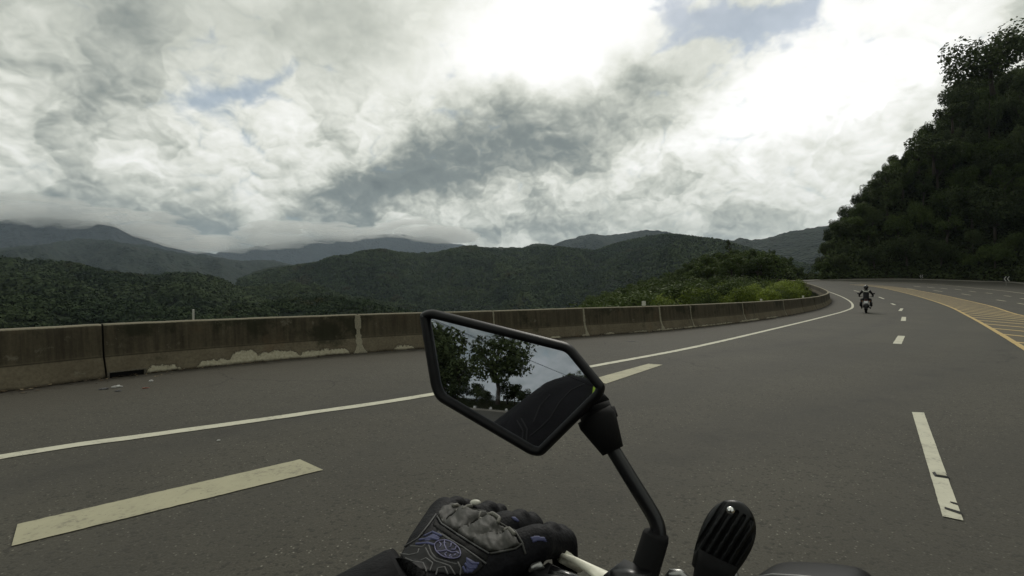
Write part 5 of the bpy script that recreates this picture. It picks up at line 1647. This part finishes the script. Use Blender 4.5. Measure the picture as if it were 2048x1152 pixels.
    # helmet just behind the camera
    bm = bmesh.new(); hc = L(.06, -.47, 1.55); ball(bm, hc, (.125, .15, .14), Matrix((ACR, HD, upv)).transposed(), 28); part(bm_obj('helmet', bm, M_GLOSS, root, True))
    # right glove
    bm = bmesh.new(); R0 = L(.33, 0, BARC.z)
    for k in range(4):
        q = R0 + ACR * (.035 - .024 * k); kn = q - HD * .025 + upv * .03
        capsule(bm, [Rwr, kn], [.022, .016]); capsule(bm, [kn, kn + HD * .04 - upv * .008], [.0135, .0125]); capsule(bm, [kn + HD * .04 - upv * .008, kn + HD * .046 - upv * .036], [.0125, .0115]); capsule(bm, [kn + HD * .046 - upv * .036, kn + HD * .026 - upv * .05], [.0115, .010])
    capsule(bm, [Rwr + upv * -.005, R0 - ACR * .045 - upv * .015 - HD * .02], [.018, .014]); capsule(bm, [R0 - ACR * .045 - upv * .015 - HD * .02, R0 - ACR * .045 - upv * .028 + HD * .015], [.014, .012])
    part(remeshed('glove', bm, .0035, 3, mg, root))


build_rider()


# ------------------------------------------------------------------ the rider ahead
def build_rider_ahead():
    gx, gy = U(1732, 626.5); gz = float(zroad(0, gy)); hd = math.atan2(.60, .80)
    M = Matrix.Translation((gx, gy, gz)) @ Matrix.Rotation(-hd, 4, 'Z') @ Matrix.Scale(.90, 4)
    def mk(name, label, cat):
        r = empty(name); r.matrix_world = M; r.location = (gx, gy, gz); r.rotation_euler = (0, 0, -hd); r.scale = (.90,) * 3
        tag(r, label, cat); return r
    b = mk('motorcycle', 'dark motorcycle with side cases and a pale number plate, ridden away ahead in the lane', 'motorcycle')
    def wheel(y, w=.07):
        bm = bmesh.new(); N = 32; prof = [(math.cos(q) * w, math.sin(q) * .055) for q in np.linspace(0, 2 * math.pi, 10, endpoint=False)]
        rr = [[bm.verts.new((p[0], y + math.cos(a_) * (.25 + p[1]), .305 + math.sin(a_) * (.25 + p[1]))) for p in prof] for a_ in np.linspace(0, 2 * math.pi, N, endpoint=False)]
        for i in range(N):
            for j in range(10): bm.faces.new((rr[i][j], rr[i][(j + 1) % 10], rr[(i + 1) % N][(j + 1) % 10], rr[(i + 1) % N][j]))
        o = bm_obj('wheel', bm, M_RUB, b, True)
        bm = bmesh.new(); bm_tube(bm, [(-.08, y, .305), (.08, y, .305)], .05, 12)
        for a_ in np.linspace(0, 6.283, 6)[:-1]: bm_tube(bm, [(0, y, .305), (0, y + .21 * math.cos(a_), .305 + .21 * math.sin(a_))], .016, 6)
        bm_obj('rim', bm, M_BLKM, o, True)
    wheel(0); wheel(1.42, .05)
    bm = bmesh.new(); capsule(bm, [(0, .05, .78), (0, .5, .74), (0, .9, .86), (0, 1.15, .84)], [.10, .15, .16, .10]); capsule(bm, [(0, .35, .45), (0, .85, .45)], [.17, .18]); remeshed('body', bm, .02, 3, M_BLK, b)
    bm = bmesh.new(); capsule(bm, [(0, .12, .87), (0, .6, .83)], [.11, .13]); remeshed('seat', bm, .02, 2, M_RUB, b)
    for s in (-1, 1):
        bm = bmesh.new(); bm_box(bm, (s * .26, .12, .58), (.15, .42, .34)); bmesh.ops.bevel(bm, geom=bm.edges[:], offset=.05, segments=3, affect='EDGES'); bm_obj('side_case', bm, M_BLK, b, True)
        bm = bmesh.new(); bm_tube(bm, [(s * .1, 1.18, .9), (s * .1, 1.40, .34)], .025, 10); bm_obj('fork_leg', bm, M_STEEL, b, True)
        bm = bmesh.new(); bm_tube(bm, [(s * .3, 1.02, 1.08), (s * .36, 1.05, 1.22)], .008, 8); bm_box(bm, (s * .40, 1.05, 1.26), (.14, .03, .08)); bm_obj('mirror', bm, M_BLK, b, True)
        bm = bmesh.new(); bm_box(bm, (s * .2, -.14, .78), (.06, .05, .035)); bm_obj('indicator', bm, simple('amber_lens', (.35, .14, .02), .3), b, True)
    bm = bmesh.new(); bm_tube(bm, [(-.40, .88, 1.05), (-.2, 1.0, 1.08), (0, 1.08, 1.04), (.2, 1.0, 1.08), (.40, .88, 1.05)], .014, 10); bm_obj('handlebar', bm, M_BLKM, b, True)
    bm = bmesh.new(); bm_box(bm, (0, -.19, .72), (.22, .012, .15), Matrix.Rotation(math.radians(-15), 3, 'X')); bm_obj('number_plate', bm, simple('plate_white', (.62, .62, .62), .5), b)
    bm = bmesh.new(); bm_box(bm, (0, -.14, .84), (.16, .06, .06)); bmesh.ops.bevel(bm, geom=bm.edges[:], offset=.015, segments=2, affect='EDGES'); bm_obj('tail_light', bm, simple('red_lens', (.12, .01, .01), .25), b, True)
    bm = bmesh.new(); rr = []
    for a_ in np.linspace(math.radians(100), math.radians(200), 10): rr.append([bm.verts.new((x, math.cos(a_) * .34, .305 + math.sin(a_) * .34 + .01)) for x in (-.09, 0, .09)])
    for p, q in zip(rr, rr[1:]):
        for k in range(2): bm.faces.new((p[k], p[k + 1], q[k + 1], q[k]))
    o = bm_obj('mudguard', bm, M_BLK, b, True); o.modifiers.new('s', 'SOLIDIFY').thickness = .012
    bm = bmesh.new(); bm_tube(bm, [(.2, -.2, .42), (.2, .1, .40), (.16, .6, .36)], [.05, .055, .03], 12); bm_obj('exhaust', bm, M_STEEL, b, True)
    p = mk('person', 'rider ahead seen from behind, black clothes with a pale collar, black helmet, elbows out', 'person')
    bm = bmesh.new()
    capsule(bm, [(0, .36, .93), (0, .40, 1.12), (0, .50, 1.36), (0, .53, 1.44)], [.165, .15, .175, .12], 18)
    capsule(bm, [(-.19, .52, 1.43), (0, .52, 1.45), (.19, .52, 1.43)], [.075, .09, .075]); capsule(bm, [(0, .54, 1.46), (0, .57, 1.58)], [.06, .055])
    for s in (-1, 1):
        capsule(bm, [(s * .19, .52, 1.43), (s * .28, .60, 1.30), (s * .355, .64, 1.19)], [.07, .06, .052]); capsule(bm, [(s * .355, .64, 1.19), (s * .36, .80, 1.13), (s * .34, .90, 1.08)], [.052, .046, .036])
        capsule(bm, [(s * .10, .36, .90), (s * .22, .62, .86), (s * .24, .80, .82)], [.105, .09, .068]); capsule(bm, [(s * .24, .80, .82), (s * .25, .62, .56), (s * .22, .52, .36)], [.066, .058, .045]); capsule(bm, [(s * .22, .50, .33), (s * .23, .68, .31)], [.048, .04])
        for k in range(4):
            q = Vector((s * (.31 + .022 * k), .93, 1.10)); capsule(bm, [(s * .34, .90, 1.08), q, q + Vector((0, .03, -.03)), q + Vector((0, .01, -.055))], [.02, .013, .012, .010], 8)
        capsule(bm, [(s * .33, .89, 1.07), (s * .30, .92, 1.05), (s * .30, .95, 1.04)], [.018, .014, .012], 8)
    remeshed('body', bm, .012, 3, simple('black_riding_suit', (.010, .010, .012), .7), p)
    bm = bmesh.new(); ball(bm, (0, .60, 1.68), (.13, .155, .145), None, 26); ball(bm, (0, .66, 1.62), (.105, .13, .11), None, 20)
    hm = remeshed('helmet', bm, .012, 2, M_GLOSS, p)
    bm = bmesh.new(); bm_tube(bm, [(0, .52, 1.815), (0, .60, 1.835), (0, .66, 1.82)], [.008, .014, .008], 8); bm_obj('helmet_fin', bm, M_BLK, hm, True)
    bm = bmesh.new()
    pts = [(-.17, .40, 1.50), (-.13, .35, 1.43), (-.06, .325, 1.40), (.06, .325, 1.40), (.13, .35, 1.43), (.17, .40, 1.50)]
    bm_tube(bm, pts, [.016, .034, .042, .042, .034, .016], 8, squash=(Vector((0, 1, 0)), .6)); bm_obj('collar', bm, simple('pale_collar', (.52, .52, .46), .7), p, True)
    bm = bmesh.new()
    for s in (-1, 1): bm_tube(bm, [(s * .11, .345, 1.36), (s * .13, .33, 1.30)], .014, 8)
    bm_obj('reflective_tab', bm, simple('reflective_grey', (.3, .3, .28), .5), p, True)


build_rider_ahead()


# ------------------------------------------------------------------ roadside signs far off
def build_signs():
    mb = simple('sign_black', (.012, .012, .012), .6); mw = simple('sign_white', (.40, .40, .36), .6)
    for px, py, s, lab in ((2022, 570, 1.0, 'black and white curve chevron sign on the far verge at the right edge'), (1849, 560, .75, 'small dim curve chevron sign on the far verge, centre right')):
        x, y = U(px, py + 1.5); z = float(zroad(0, y)) + .15; y += .8
        r = empty('chevron_sign', (x, y, z), -math.atan2(x, y)); r.scale = (s,) * 3; tag(r, lab, 'sign')
        bm = bmesh.new(); bm_tube(bm, [(0, .03, -.1), (0, .03, 1.5)], .035, 8); bm_obj('post', bm, simple('sign_post', (.25, .25, .22), .7), r)
        bm = bmesh.new(); bm_box(bm, (0, 0, 1.05), (.80, .03, .95)); bmesh.ops.bevel(bm, geom=bm.edges[:], offset=.01, segments=1, affect='EDGES'); bd = bm_obj('board', bm, mb, r)
        bm = bmesh.new()
        for dx in (-.18, .2):
            for sgn in (-1, 1):
                v = [bm.verts.new((dx + a, -.019, 1.05 + sgn * b)) for a, b in ((-.12, 0), (.10, .42), (.24, .42), (.02, 0))]
                bm.faces.new(v)
        bm_obj('chevron', bm, mw, bd)


build_signs()
